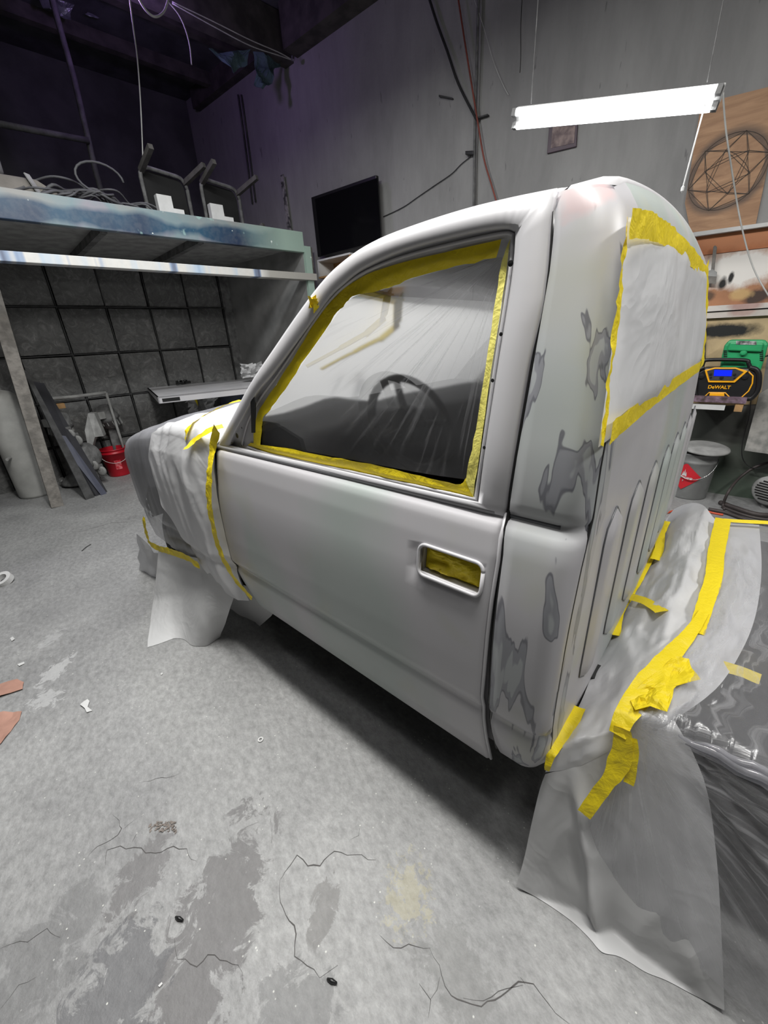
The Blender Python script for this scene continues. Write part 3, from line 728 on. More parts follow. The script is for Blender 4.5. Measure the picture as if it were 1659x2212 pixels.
tmk('lock_pillar', M().grid(lambda u, v: Vector((lerp(-.42, -.30, u), P(lerp(.40, 1.7, v))+.035, lerp(.40, 1.7, v))), 2, 20).out(), M_BACK, truck, smooth=True)
tmk('clip_cable', M().tube([tY(700, 690, 1.3), tY(706, 715, 1.3), tY(712, 738, 1.3)], .004, 5).box(tY(703, 758, 1.3), (.03, .03, .05), ry=.5).box(tY(716, 762, 1.3), (.035, .03, .045), ry=-.4).out(), M_BLACK, truck)
def wsurf(x, y):
    v = 1.2
    for _ in range(30):
        p = tY(x, y, v); tx = wsx(min(max(p.z, 1.16), 1.7))+.02-.10*max(0, 1-((p.y-YC)/.75)**2)*max(0, min(1, 1-(p.z-1.15)/.5)); v = .6*v+.4*v*tx/p.x
    return tY(x, y, v*.985)
for a, b, w_ in (((838, 632), (828, 690), .055), ((832, 685), (790, 722), .04), ((795, 718), (735, 752), .03), ((740, 750), (662, 792), .02), ((838, 640), (770, 625), .05)):
    tmk('inner_tape', M().beam(wsurf(*a), wsurf(*b), w_, .004, (0, -.6, .6)).out(), M_TAPE, truck)
# front body ------------------------------------------------------------
ST = [(-1.60, 1.145, .735, 1.0), (-1.75, 1.15, .735, 1.0), (-2.0, 1.145, .735, 1.0), (-2.25, 1.125, .735, 1.0), (-2.5, 1.09, .74, 1.0), (-2.7, 1.04, .755, .95), (-2.82, .98, .78, .8), (-2.88, .88, .80, .45), (-2.90, .76, .82, .2)]
def front(u, v, off=0.0, zb=None):
    """u along the truck (0 = door), v from fender foot over the hood to the far side"""
    t = u*(len(ST)-1); i = min(int(t), len(ST)-2); a, b = ST[i], ST[i+1]; t -= i
    x, zt, y0, c_ = [lerp(a[k], b[k], t) for k in range(4)]
    lowz = zb(x) if zb else interp([(-3.0, .50), (-2.75, .50), (-2.62, .66), (-2.45, .80), (-2.2, .82), (-2.0, .66), (-1.88, .45), (-1.6, .40)], x)
    if v > .5: vv = 1-v; mir = True
    else: vv = v; mir = False
    if vv < .25:
        z = lerp(lowz, zt-.06, vv/.25); y = y0+(P(z)-.735)*.8
    elif vv < .32:
        a_ = (vv-.25)/.07*math.pi/2; z = zt-.06+.06*math.sin(a_); y = y0+.07*(1-math.cos(a_))+(P(zt-.06)-.735)*.8
    else:
        s_ = (vv-.32)/.18; y = lerp(y0+.07+(P(zt-.06)-.735)*.8, YC, s_); z = zt+.075*c_*math.sin(s_*math.pi/2)
    p = Vector((x, y, z))
    if mir: p.y = 2*YC-p.y
    if off:
        n_ = Vector((-.3 if u > .6 else 0, -1 if vv < .25 else -.6 if vv < .32 else 0, 0 if vv < .25 else 1)).normalized()
        if mir: n_.y = -n_.y
        p += n_*off
    return p
tmk('front_body', M().grid(lambda u, v: front(u, v), 40, 60).out(), M_HOODP, truck, smooth=True)
tmk('grille', M().grid(lambda u, v: Vector((-2.90-.02*math.sin(u*math.pi), lerp(.82, 2*YC-.82, u), lerp(.45, .78, v))), 16, 4).out(), M_BLACKMATT, truck, smooth=True)
tmk('underbody_blocker', M().box((-2.15, YC, .55), (1.0, 1.0, .5)).out(), M_BLACKMATT, truck)  # unseen black box added to block light under the truck
def wheel(c):
    g = M(); g.lathe([(.17, -.10), (.20, -.12), (.30, -.12), (.335, -.09), (.345, 0), (.335, .09), (.30, .12), (.20, .12)], c, (0, 1, 0), 36)
    wo = tmk('wheel', g.out(), M_BLACKMATT, truck, smooth=True)
    tmk('rim', M().lathe([(0, -.06), (.06, -.07), (.08, -.04), (.15, -.05), (.18, -.11), (.20, -.115), (.20, 0)], c, (0, 1, 0), 30).out(), M_DUST, wo, smooth=True)
for c in ((-2.35, .90, .345), (-2.35, 2*YC-.90, .345), (.72, 1.00, .345), (.72, 2*YC-1.00, .345)): wheel(Vector(c))
for yy in (1.15, 2*YC-1.15): tmk('frame_rail', M().box((-.3, yy, .42), (5.0, .07, .13)).out(), M_BLACKMATT, truck)
tmk('axle', M().tube([(.72, 1.1, .345), (.72, 2*YC-1.1, .345)], .05, 10).out(), M_BLACKMATT, truck)
# bare rear frame deck -----------------------------------------------------
tmk('rear_deck', M().box((1.1, 1.66, .50), (2.1, 1.42, .10)).out(), M_BEDP, truck, label='low black rear frame deck under the film', bevel=.01)
for k in range(4): tmk('cross_member', M().box((.15+.5*k, 1.6, .41), (.08, 1.0, .08)).out(), M_BLACKMATT, truck)
# ------------------------------------------------------------------ masking film, paper and tape on the truck
def tZ0(x, y): return WT(onZ(x, y, 0.003))
def ribbon(fn, px, w, amp=.002, n=8, m=4, ws=None, seed=0):
    """tape strip following pixels px on surface fn; w is the tape width in metres"""
    C_ = cr([fn(x, y) for x, y in px], n); v = []; f = []
    for i, p in enumerate(C_):
        t = (C_[min(i+1, len(C_)-1)]-C_[max(i-1, 0)]).normalized()
        a = fn.__self__ if False else None
        nrm = getattr(ribbon, 'n', Vector((0, -1, 0)))
        s_ = t.cross(nrm).normalized(); ww = w*(1 if ws is None else interp(ws, i/(len(C_)-1)))
        for k in range(m+1):
            u = k/m-.5; q = p+s_*u*ww*(1+.10*nz(p, 30, k+seed)); q = q+nrm*(amp*(ridge(q, 22, seed)*.9+.8)); v.append(q)
        if i:
            for k in range(m):
                a_ = (i-1)*(m+1)+k; f.append((a_, a_+1, a_+m+2, a_+m+1))
    return v, f
def crump(p, amp, s, k, nrm=Vector((0, -1, 0))): return p+nrm*(amp*ridge(p, s, k))
def tth(name, vf, mat, label, cat, **k):
    v = tk(vf[0]); return mk(name, (v,)+tuple(vf[1:]), mat, None, label, cat, **k)
# window film
ring = loopT(I_, .036, 3); ctr = sum(ring, Vector())/len(ring); ctr.y = P(ctr.z)+.036
polew = TW(side(1092, 545, .03))
M_WFILM = film_mat('window_film', .91, polew, 1.0, (.62, .62, .64), .3, blur=.75, bump=.12, smul=.6, fallr=(.12, .38, .62), lo=.53)
v = []; N = len(ring); MM = 12
for j in range(MM+1):
    for p in ring:
        q = lerp(p, ctr, j/MM); q = Vector((q.x, P(q.z)+.036+(.006*nz(q, 7) if 0 < j else 0), q.z)); v.append(q)
f = [(j*N+i, j*N+(i+1) % N, (j+1)*N+(i+1) % N, (j+1)*N+i) for j in range(MM) for i in range(N)]
tth('masking_film', (v, f), M_WFILM, 'clear plastic film stretched across the driver door window', 'masking film', smooth=True)
def tape_loop(a, b, name, label, mat, n=5):
    A = cr([side(x, y, .030) for x, y in T_[a:b+1]], n); Bq = cr([side(x, y, .030) for x, y in I_[a:b+1]], n); v = []; f = []; m = 4
    for i, (p, q) in enumerate(zip(A, Bq)):
        for k in range(m+1):
            t = k/m; t2 = t*(1+.10*nz(p, 40, 3)) if k == m else t
            r_ = lerp(p, q, t2); r_ = Vector((r_.x, P(r_.z)+.031-.004*max(0, ridge(r_, 18, a))-.001, r_.z)); v.append(r_)
        if i:
            for k in range(m): c_ = (i-1)*(m+1)+k; f.append((c_, c_+1, c_+m+2, c_+m+1))
    return tth(name, (v, f), mat, label, 'masking tape', smooth=True)
tape_loop(0, 11, 'masking_tape', 'yellow tape along the sloping front and top of the door window', M_TAPE)
tape_loop(12, 16, 'masking_tape', 'pale yellow tape down the rear edge of the door window', M_TAPE_PALE)
T_B = [(1028, 1076), (1010, 1071), (900, 1045), (800, 1024), (700, 1004), (600, 983), (534, 965)]
I_B = [(1008, 1030), (985, 1044), (890, 1022), (800, 1002), (700, 983), (600, 965), (541, 957)]
T_0, I_0 = T_, I_; T_, I_ = T_B, I_B
tape_loop(0, 6, 'masking_tape', 'crinkled yellow tape along the window sill of the door', M_TAPE)
T_, I_ = T_0, I_0
ribbon.n = Vector((0, -1, 0))
g = M()
for k in range(9):
    c = side(680+random.uniform(-5, 5), 658+random.uniform(-9, 9), -.004); a = Vector((random.uniform(-1, 1), -.4, random.uniform(-1, 1))).normalized()
    g.add([c, c+a*.022, c+a.cross(Vector((0, 1, .3)))*.02, c+Vector((.008, -.015, .012))], [(0, 1, 3), (0, 3, 2), (1, 2, 3)])
tth('masking_tape', g.out(), M_TAPE, 'small torn knot of yellow tape on the windscreen pillar', 'masking tape')
# crumpled tape in the door handle recess
def hf(u, v):
    p = Vector((lerp(HX0+.002, HX1-.002, u), 0, lerp(HZ0+.002, HZ1-.002, v))); p.y = P(p.z)+.026
    return p+Vector((0, -1, 0))*(.016*ridge(p*1.0, 16, 2)*(min(u, 1-u, v, 1-v)*6 if min(u, 1-u, v, 1-v) < .16 else 1))
tth('masking_tape', M().grid(hf, 26, 14).out(), M_TAPE, 'crumpled yellow tape filling the door handle recess', 'masking tape')
# rear window paper and tape
wt = [back(x, y, .006) for x, y in [(1353, 480), (1400, 486), (1440, 506), (1480, 542), (1518, 588)]]
wr = [back(x, y, .006) for x, y in [(1518, 585), (1518, 700), (1510, 793)]]
wb = [back(x, y, .006) for x, y in [(1290, 968), (1380, 893), (1450, 838), (1510, 793)]]
wl_ = [back(x, y, .006) for x, y in [(1353, 470), (1338, 600), (1322, 730), (1306, 860), (1290, 968)]]
def cy_(p, lo=.76, hi=2.42): return Vector((p.x, min(max(p.y, lo), hi), p.z))
wt, wr, wb, wl_ = [[cy_(p) for p in q] for q in (wt, wr, wb, wl_)]
def backw(p, u, v):
    e = min(1, 8*min(u, 1-u, v, 1-v)); yy = (p.y-YC)/.85
    x = B(p.z)+.012*(1-yy*yy)+.006
    q = Vector((x, p.y, p.z)); return q+Vector((1, 0, 0))*e*(.008*max(0, ridge((0, q.y*.9, q.z*.5+q.y*.2), 3.0, 4))+.012*nz((0, q.y*.7, q.z), 2.6, 2)+.004*nz(q, 9, 2)+.006)
tth('masking_paper', coons(wt, wr, wb, wl_, 44, 30, backw), M_PAPER, 'wrinkled white paper masking the rear cab window', 'masking paper', smooth=True)
ribbon.n = Vector((1, 0, 0))
bk = lambda x, y: cy_(back(x, y, .022))
TR = lambda px, w, lab, amp=.004, ws=None, seed=1: tth('masking_tape', ribbon(lambda x, y: bk(x, y), px, w, amp, 8, 4, ws, seed), M_TAPE, lab, 'masking tape', smooth=True)
TR([(1352, 486), (1372, 486), (1400, 492), (1435, 510), (1470, 538), (1500, 568), (1521, 596)], .040, 'wide yellow tape along the top of the rear cab window')
bk_old = bk
bk = lambda x, y: cy_(back(x, y, .008), .70)
TR([(1348, 480), (1338, 540), (1329, 620), (1318, 720), (1308, 800), (1299, 880), (1288, 962)], .024, 'narrow yellow tape down the near edge of the rear cab window', .005)
bk = bk_old
TR([(1521, 575), (1521, 640), (1519, 710), (1513, 790)], .06, 'yellow tape down the far edge of the rear cab window')
TR([(1290, 955), (1340, 916), (1400, 868), (1450, 832), (1512, 790)], .040, 'straight yellow tape along the bottom of the rear cab window', .002)
# door front edge tape and fender film
ribbon.n = Vector((0, -1, 0))
sd = lambda x, y: side(x, y, -.040)
tth('masking_tape', ribbon(sd, [(472, 925), (462, 968), (455, 1020), (454, 1080), (462, 1130), (476, 1185), (493, 1222), (514, 1255), (547, 1292)], .046, .004, 8, 4, [(0, 1), (.8, 1), (1, .5)], 5), M_TAPE, 'long yellow tape down the front edge of the driver door', 'masking tape', smooth=True)
def fenfilm(u, v):
    vv = v*.46
    xl = interp([(0, -1.80), (.04, -1.95), (.12, -2.16), (.22, -2.20), (.28, -2.08), (.34, -1.95), (.5, -1.68)], vv)
    x = lerp(-1.600, xl, u); uu = interp(sorted([(-s[0], k/(len(ST)-1)) for k, s in enumerate(ST)]), -x)
    zb = lambda X: interp([(-2.3, .52), (-2.0, .42), (-1.8, .36), (-1.6, .36)], X)
    p = front(uu, vv, .006+.030*min(1, u*4), zb)
    d_ = (.015*max(0, ridge((p.x*1.6+p.z*.35, p.y, p.z*.4), 3.6, 1))+.008*nz((p.x*2.5, p.y, p.z*.5), 5, 6)+.006)*min(1, u*4)
    n_ = Vector((0, -1, .15)) if vv < .25 else Vector((0, -.5, 1)) if vv < .32 else Vector((0, 0, 1))
    return p+n_*d_
tth('masking_paper', M().grid(fenfilm, 46, 90).out(), M_PAPER, 'glossy white paper wrapped over the front wing ahead of the door', 'masking paper', smooth=True)
M_FFILM = film_mat('bonnet_film', .52, None, 1.0, (.62, .62, .65), .3, (2.6, 2.6, .4), bump=.15)
def noses(u, v):
    vv = v*.62; u2 = .13+.87*u
    zb = lambda X: interp([(-2.9, .52), (-2.8, .40), (-2.5, .40), (-2.0, .42), (-1.6, .4)], X)
    p = front(u2, vv, .008, zb)
    n_ = Vector((-.2, -1, .1)) if vv < .27 else Vector((0, 0, 1))
    return p+n_*(.008*max(0, ridge((p.x*1.2, p.y, p.z*.3), 3, 9))+.006*nz((p.x*3, p.y, p.z*.4), 5, 2))
tth('masking_film', M().grid(noses, 50, 90).out(), M_FFILM, 'milky plastic film pulled over the bonnet and front wing', 'masking film', smooth=True)
sf = lambda d_: (lambda x, y: tY(x, y, d_))
hoodtape = lambda x, y: tY(x, y, .675)
tth('masking_tape', ribbon(hoodtape, [(314, 1118), (318, 1145), (326, 1170), (345, 1183), (370, 1190), (400, 1200), (432, 1220)], .042, .006, 8, 4, None, 7), M_TAPE, 'yellow tape round the bottom of the front wing film', 'masking tape', smooth=True)
def hoodsurf(x, y):
    q = rayT(x, y); best = None
    for k in range(260):
        t = 1.2+k*.012; p = Vector((0, 0, H))+q*t
        if p.x > -1.55 or p.x < -2.8: continue
        uu = interp(sorted([(-s[0], i/(len(ST)-1)) for i, s in enumerate(ST)]), -p.x); i = min(int(uu*8), 7); tt = uu*8-i
        zt = lerp(ST[i][1], ST[i+1][1], tt); y0 = lerp(ST[i][2], ST[i+1][2], tt)
        zs = zt-.06 if p.y < y0+.03 else zt+.075*math.sin(min(1, max(0, (p.y-y0-.07)/(YC-y0-.07)))*math.pi/2)
        if p.y > y0+(P(min(p.z, 1.1))-.735)*.8-.035 and p.z < zs+.035: best = p; break
        if p.y > y0-.03 and p.z < zt-.05: best = p; break
    return best if best is not None else tY(x, y, .76)
for px, w_, lab in (([(484, 922), (462, 928), (440, 940), (420, 955), (403, 972)], .035, 'short yellow tape slanting forward from the door mirror corner'),
                    ([(522, 866), (490, 876), (455, 893), (425, 910), (408, 928), (402, 952)], .030, 'yellow tape curving over the rear of the bonnet')):
    ribbon.n = Vector((0, -.7, .7)).normalized()
    tth('masking_tape', ribbon(lambda x, y: hoodsurf(x, y)*.955+Vector((0, 0, H))*.045, px, w_, .004, 6, 3), M_TAPE, lab, 'masking tape', smooth=True)
ribbon.n = Vector((0, -1, 0))
# papers hanging to the floor at the front wheel
sk_top = [tY(342, 1188, .72), tY(400, 1200, .71), tY(460, 1212, .715), tY(512, 1272, .73)]
sk_bot = [tZ0(327, 1392), tZ0(365, 1385)+Vector((0, .02, 0)), tZ0(420, 1390), tZ0(452, 1392), tZ0(473, 1378)]
sk_l = [sk_top[0], tY(335, 1290, .60), sk_bot[0]]; sk_r = [sk_top[-1], tY(492, 1330, .70), sk_bot[-1]]
def skf(p, u, v): return p+Vector((.3, -1, 0))*(.035*math.sin(u*9+v*1.5)*v*(1-v*.5)+.008*ridge(p, 3, 1)*v)
tth('masking_paper', coons(sk_top, sk_r, sk_bot, sk_l, 30, 24, skf), M_PAPER_FLAT, 'white paper skirt hanging to the floor over the front wheel', 'masking paper', smooth=True)
a_ = [tY(312, 1165, .70), tY(345, 1190, .73)]; b_ = [tY(318, 1345, .72), tY(333, 1330, .74)]
tth('masking_paper', coons([tY(303, 1150, .72), tY(330, 1185, .73), tY(350, 1195, .74)], [tY(350, 1195, .74), tY(335, 1340, .75)], [tY(322, 1350, .72), tY(335, 1340, .75)], [tY(303, 1150, .72), tY(308, 1260, .71), tY(322, 1350, .72)], 10, 14,
    lambda p, u, v: p+Vector((0, -1, 0))*.02*ridge(p, 6, 2)), M_PAPER_FLAT, 'narrow white paper hanging in front of the wheel skirt', 'masking paper', smooth=True)
tth('masking_paper', coons([tY(480, 1240, .80), tY(600, 1300, .82)], [tY(600, 1300, .82), tY(590, 1328, .88), tY(560, 1354, .9)], [tY(515, 1340, .9), tY(560, 1354, .9)], [tY(480, 1240, .80), tY(490, 1320, .88), tY(515, 1340, .9)], 10, 8,
    lambda p, u, v: p+Vector((0, -1, 0))*.01*ridge(p, 5, 2)), M_PAPER_FLAT, 'grey shaded paper corner hanging below the front of the sill', 'masking paper', smooth=True)
# ---- cab to rear deck cover
def yedge(x): return interp([(-.30, .80), (-.17, .80), (-.03, .90), (.05, .92)], x)
def zdeck(x): return min(.62, .47+max(0, x+.17)*1.0)
def surf(x, y, d=0.0):
    q = rayT(x, y); z = .6
    for _ in range(30):
        t = (z-H)/q.z; z = .5*z+.5*zdeck(q.x*t)
    p = Vector((0, 0, H))+q*t
    if p.y >= yedge(p.x):
        return Vector((0, 0, H))+q*t*(1-d)
    v = .8
    for _ in range(30):
        t = v/q.y; p = Vector((0, 0, H))+q*t; v = .5*v+.5*(yedge(p.x)-max(0, zdeck(p.x)-p.z)*.25)
    t = v/q.y; p = Vector((0, 0, H))+q*t
    if p.z < .003: t = (.003-H)/q.z
    return Vector((0, 0, H))+q*t*(1-d)
def V2(pts): return [Vector((x, y, 0)) for x, y in pts]
def pxgrid(top, right, bottom, left, nu, nv, fn, d=0.0):
    g, f = coons(cr(V2(top), 4), cr(V2(right), 4), cr(V2(bottom), 4), cr(V2(left), 4), nu, nv)
    out = []
    for k, p in enumerate(g):
        u, v = (k % (nu+1))/nu, (k//(nu+1))/nv; q = surf(p.x, p.y, d); on = q.y >= yedge(q.x)-.01 and q.z > .4
        q = q+(Vector((0, -.25, 1)) if on else Vector((0, -1, .15)))*fn(q, u, v); q.z = max(q.z, .003); out.append(q)
    return out, f
LB = [(1456, 1100), (1436, 1128), (1395, 1210), (1345, 1308), (1300, 1400), (1262, 1500), (1232, 1560), (1200, 1612), (1178, 1668)]
TB = [(1456, 1100), (1478, 1090), (1500, 1087), (1522, 1094), (1545, 1122), (1575, 1130), (1640, 1134)]
RB = [(1640, 1134), (1645, 1230), (1632, 1330), (1600, 1410), (1545, 1490), (1450, 1560)]
BB = [(1178, 1668), (1250, 1655), (1330, 1615), (1400, 1590), (1450, 1560)]
def wrk(p, u, v):
    e = min(1, 7*min(u, 1-u, v, 1-v)+.05)
    mound = .05*math.exp(-((p.x+.07)/.05)**2-((p.y-2.35)/.35)**2)
    return (mound-.016+.024*ridge((p.x*2.2, p.y*.8, p.z), 3.4, 3)+.010*ridge((p.x*2, p.y, p.z), 8, 5)+.02*nz((p.x*2, p.y, p.z), 3, 8))*e
tth('masking_paper', pxgrid(TB, RB, BB, LB, 60, 70, wrk), M_PAPER, 'crumpled white paper covering the low frame behind the cab', 'masking paper', smooth=True)
LT = [(1178, 1672), (1250, 1650), (1330, 1610), (1450, 1545)]
LL = [(1178, 1672), (1166, 1705), (1148, 1780), (1133, 1850), (1115, 1915)]
LBO = [(1115, 1915), (1170, 1945), (1235, 1990), (1290, 2040), (1350, 2072), (1395, 2100), (1440, 2118), (1500, 2150), (1565, 2183)]
LR = [(1450, 1545), (1520, 1680), (1548, 1850), (1560, 2050), (1565, 2183)]
def low(p, u, v):
    e = min(1, 6*min(u, 1-u)+.1); vv = min(1, v*4, (1-v)*6)
    f1 = .035*math.exp(-((u-(.20+.24*v))/.045)**2)*min(1, v*3)*min(1, (1-v)*5+.3)
    return (f1+.020*ridge((p.x*1.2, 0, p.z*.8), 3.3, 6)*vv+.014*nz(p, 3, 1)*vv)*e
tth('masking_paper', pxgrid(LT, LR, LBO, LL, 64, 56, low), M_PAPER_FLAT, 'large white paper hanging from the cab corner to the floor', 'masking paper', smooth=True)
fpole = TW(surf(1410, 1470))
M_BFILM = film_mat('bed_film', .74, fpole, 1.0, (.66, .66, .68), .2, bump=.12, smul=.38, fallr=(.3, .8, 2.0), lo=.5)
FL = [(1552, 1120), (1538, 1250), (1512, 1330), (1460, 1410), (1400, 1490), (1345, 1585), (1290, 1700), (1252, 1752)]
FT = [(1552, 1120), (1600, 1124), (1660, 1128), (1760, 1140)]
FB = [(1252, 1752), (1300, 1848), (1370, 1945), (1450, 2030), (1560, 2130), (1680, 2225), (1800, 2320)]
FR = [(1760, 1140), (1800, 1500), (1810, 1900), (1800, 2320)]
pc = WT(fpole)
def ffl(p, u, v):
    q = p-pc; an = math.atan2(q.z+.4*q.y, q.x); e = min(1, 5*min(u, 1-u, v, 1-v)+.1)
    return (.036+.010*ridge((an*2.6, q.length*.5, 0), 3.0, 2)+.008*nz(p, 5, 1))*e
tth('masking_film', pxgrid(FT, FR, FB, FL, 80, 90, ffl, .012), M_BFILM, 'clear plastic film draped over the rear frame and down to the floor', 'masking film', smooth=True)
M_FOLD = film_mat('film_fold', .45, None, 1.0, (.5, .5, .53), .08, (3, 3, 3), bump=.1)
for k, (a, b, r_) in enumerate((((1466, 1588), (1700, 1708), .010), ((1480, 1603), (1700, 1726), .006), ((1500, 1600), (1700, 1686), .007))):
    pts = [surf(lerp(a[0], b[0], t/8), lerp(a[1], b[1], t/8)+4*math.sin(t*1.7+k), .05) for t in range(9)]
    tth('masking_film', M().tube(pts, [r_*(.3+.7*min(1, t/2)) for t in range(9)], 6).out(), M_FOLD,
        ['thickest gathered fold of film along the frame edge', 'lowest gathered fold of film along the frame edge', 'topmost gathered fold of film along the frame edge'][k], 'masking film', smooth=True)
def SF(d): return lambda x, y: surf(x, y, d)
def BT_(d, px, w, lab, ws=None, amp=.005, seed=0, mat=M_TAPE, nn=(0, -.5, .85)):
    ribbon.n = Vector(nn).normalized(); tth('masking_tape', ribbon(SF(d), px, w, amp, 7, 5, ws, seed), mat, lab, 'masking tape', smooth=True)
BT_(.035, [(1562, 1122), (1554, 1160), (1546, 1200), (1541, 1250), (1528, 1290), (1514, 1335), (1504, 1368)], .050, 'upright yellow tape at the far end of the frame cover', [(0, 1.15), (.5, 1), (1, .75)], .003, 1)
BT_(.040, [(1522, 1322), (1490, 1370), (1450, 1415), (1415, 1458), (1380, 1505), (1350, 1548), (1333, 1590)], .046, 'long slanting yellow tape down the middle of the frame cover', [(0, .5), (.3, .9), (.6, 1.25), (1, .8)], .006, 2)
BT_(.045, [(1345, 1570), (1345, 1620), (1328, 1665), (1297, 1708), (1262, 1757)], .040, 'lowest yellow tape strip ending above the hanging paper', [(0, .9), (.4, 1.2), (.6, .8), (1, .8)], .004, 3, nn=(0, -1, 0))
BT_(.045, [(1366, 1590), (1370, 1620), (1366, 1655), (1358, 1690)], .022, 'short yellow tape flap beside the lowest strip', None, .004, 4, nn=(0, -1, 0))
blob = [(1418, 1452), (1458, 1420), (1488, 1424), (1494, 1444), (1512, 1470), (1460, 1484), (1452, 1508), (1440, 1540), (1405, 1525), (1372, 1535), (1358, 1508), (1385, 1480)]
B3 = [surf(x, y, .05) for x, y in blob]; bc = sum(B3, Vector())/len(B3)
Bc = cr(B3, 3, True); v = []; N = len(Bc)
for j in range(9):
    for p in Bc: q = lerp(p, bc, j/8.5); v.append(q+Vector((0, -.6, .8))*.012*ridge(q, 16, 3))
f = [(j*N+i, j*N+(i+1) % N, (j+1)*N+(i+1) % N, (j+1)*N+i) for j in range(8) for i in range(N)]
f.append(tuple(8*N+i for i in range(N)))
tth('masking_tape', (v, f), M_TAPE, 'large crumpled patch of yellow tape on the frame cover', 'masking tape')
BT_(.03, [(1440, 1128), (1430, 1150), (1412, 1190), (1388, 1238), (1360, 1284), (1336, 1325), (1322, 1372)], .042, 'yellow tape along the cab edge of the frame cover', [(0, .8), (.5, .7), (.85, .9), (1, 1.3)], .006, 5)
BT_(.035, [(1358, 1288), (1395, 1300), (1430, 1322)], .040, 'short stub of yellow tape pointing away from the cab', None, .002, 6)
BT_(.035, [(1428, 1140), (1425, 1180), (1415, 1210)], .036, 'small yellow tape flap at the far end of the cab edge', None, .003, 9)
BT_(.03, [(1252, 1522), (1235, 1558), (1212, 1592), (1194, 1622), (1184, 1660)], .036, 'crinkled yellow tape at the bottom rear corner of the cab', [(0, 1.0), (.4, 1.1), (.7, .7), (1, .3)], .008, 7, nn=(0, -1, .2))
BT_(.004, [(1545, 1436), (1590, 1448), (1642, 1468)], .030, 'yellow tape seen blurred beneath the clear film', None, .002, 8)
BT_(.035, [(1565, 1124), (1610, 1127), (1700, 1131)], .02, 'thin yellow tape along the far rim of the cover', None, .001, 8)
# ------------------------------------------------------------------ things on and by the long wall
def wpoly(pts, off, th): return M().prism([tv(x, y, off) for x, y in pts], WN*th)
def grp(name, c, label, cat, group=None): return thing(name, tuple(c), label, cat, group)
# television
TVC = [(692, 556), (826, 522), (818, 380), (678, 428)]
t = grp('television', tv(750, 540, .1), 'black flat television hung on the grey wall above the wooden box shelf', 'television')
mk('casing', wpoly(TVC, .08, .05).out(), M_BLACK, t, bevel=.006)
cen = (sum(p[0] for p in TVC)/4, sum(p[1] for p in TVC)/4)
scp = [(cen[0]+(x-cen[0])*.965, cen[1]+(y-cen[1])*.955) for x, y in TVC]
mk('screen', wpoly(scp, .131, .002).out(), pm('dark_screen', (.004, .004, .005, 1), .12, var=0), t)
mk('wall_bracket', wpoly([(735, 500), (775, 490), (772, 440), (730, 452)], 0, .08).out(), M_BLACKMATT, t)
# box shelf below television
b3 = [tv(685, 562, .3), tv(760, 545, .3)]
t = grp('box_shelf', tv(700, 600, .15), 'open wooden box shelf beneath the television', 'shelf')
z1 = b3[0].z; s0 = (b3[0]-WP).dot(WD); s1 = s0+.62
def wbox(s0, s1, z0, z1, o0, o1): return M().add(slab(s0, s1, z0, z1, o0, o1), BOXF)
mk('top_board', wbox(s0, s1, z1-.02, z1, 0, .3).out(), M_WHITE, t); mk('bottom_board', wbox(s0, s1, z1-.22, z1-.2, 0, .3).out(), M_WOOD, t)
mk('side_board', wbox(s0, s0+.02, z1-.2, z1-.02, 0, .3).out(), M_WHITE, t); mk('side_board', wbox(s1-.02, s1, z1-.2, z1-.02, 0, .3).out(), M_WOOD, t); mk('back_board', wbox(s0+.02, s1-.02, z1-.2, z1-.02, 0, .015).out(), M_WOOD, t)
# boards standing behind the booth corner
for a, b, w_, o_, l in (((609, 378), (626, 500), .07, .05, 'speckled narrow board leaning upright on the wall left of the television'),):
    q = tv(*a, o_); q2 = tv(*b, o_); d_ = (q2-q).normalized(); end = q2+d_*((q2.z)/-d_.z) if d_.z < 0 else q2
    mk('leaning_board', M().beam(q, end, w_, .02, WN).out(), pm('speckled_board', (.30, .29, .28, 1), .8, col2=(.05, .05, .05, 1), scale=22), None, l, 'board')
for x, l in ((657, 'nearer of the two upright battens behind the booth corner post'), (668, 'farther of the two upright battens behind the booth corner post')):
    q = tv(x, 535, .12); mk('upright_batten', M().box((q.x, q.y, q.z/2), (.06, .05, q.z), rz=AW).out(), M_WOODG, None, l, 'batten')
# conduits and cables on the wall
def wtube(name, pts, r_, mat, label, cat, off=.02, n=6, **k):
    return mk(name, M().tube(cr([tv(x, y, off) for x, y in pts], 6), r_, n).out(), mat, None, label, cat, smooth=True, **k)
wtube('conduit', [(514, 205), (530, 320), (545, 440)], .014, M_DUSTD, 'left thin pipe of the pair on the dark wall behind the chairs', 'pipe')
wtube('conduit', [(521, 205), (537, 320), (552, 436)], .014, M_DUSTD, 'right thin pipe of the pair on the dark wall behind the chairs', 'pipe')
wtube('conduit', [(1034, -20), (1030, 120), (1026, 260), (1024, 400), (1023, 470)], .012, M_DUST, 'grey conduit running down the wall joint', 'pipe', .03)
wtube('air_hose', [(988, -15), (1004, 90), (1020, 190), (1033, 270), (1046, 345), (1062, 400), (1076, 450), (1090, 520)], .008, pm('red_rubber', rgb(128, 62, 50), .6), 'thin red hose hanging down the wall beside the joint', 'hose', .05)
wtube('power_cable', [(922, -20), (944, 50), (966, 110), (990, 180), (1024, 248), (1031, 258)], .012, M_BLACKMATT, 'black cable slanting down to the wall joint', 'cable', .04)
wtube('power_cable', [(1017, 338), (996, 355), (975, 376), (940, 400), (905, 424), (870, 448), (828, 468)], .004, M_BLACKMATT, 'thin dark wire running from the small black box to the television', 'cable', .012)
mk('junction_box', wpoly([(1010, 337), (1027, 337), (1027, 328), (1010, 329)], 0, .05).out(), M_BLACK, None, 'small black box fixed beside the wall joint', 'box', bevel=.004)
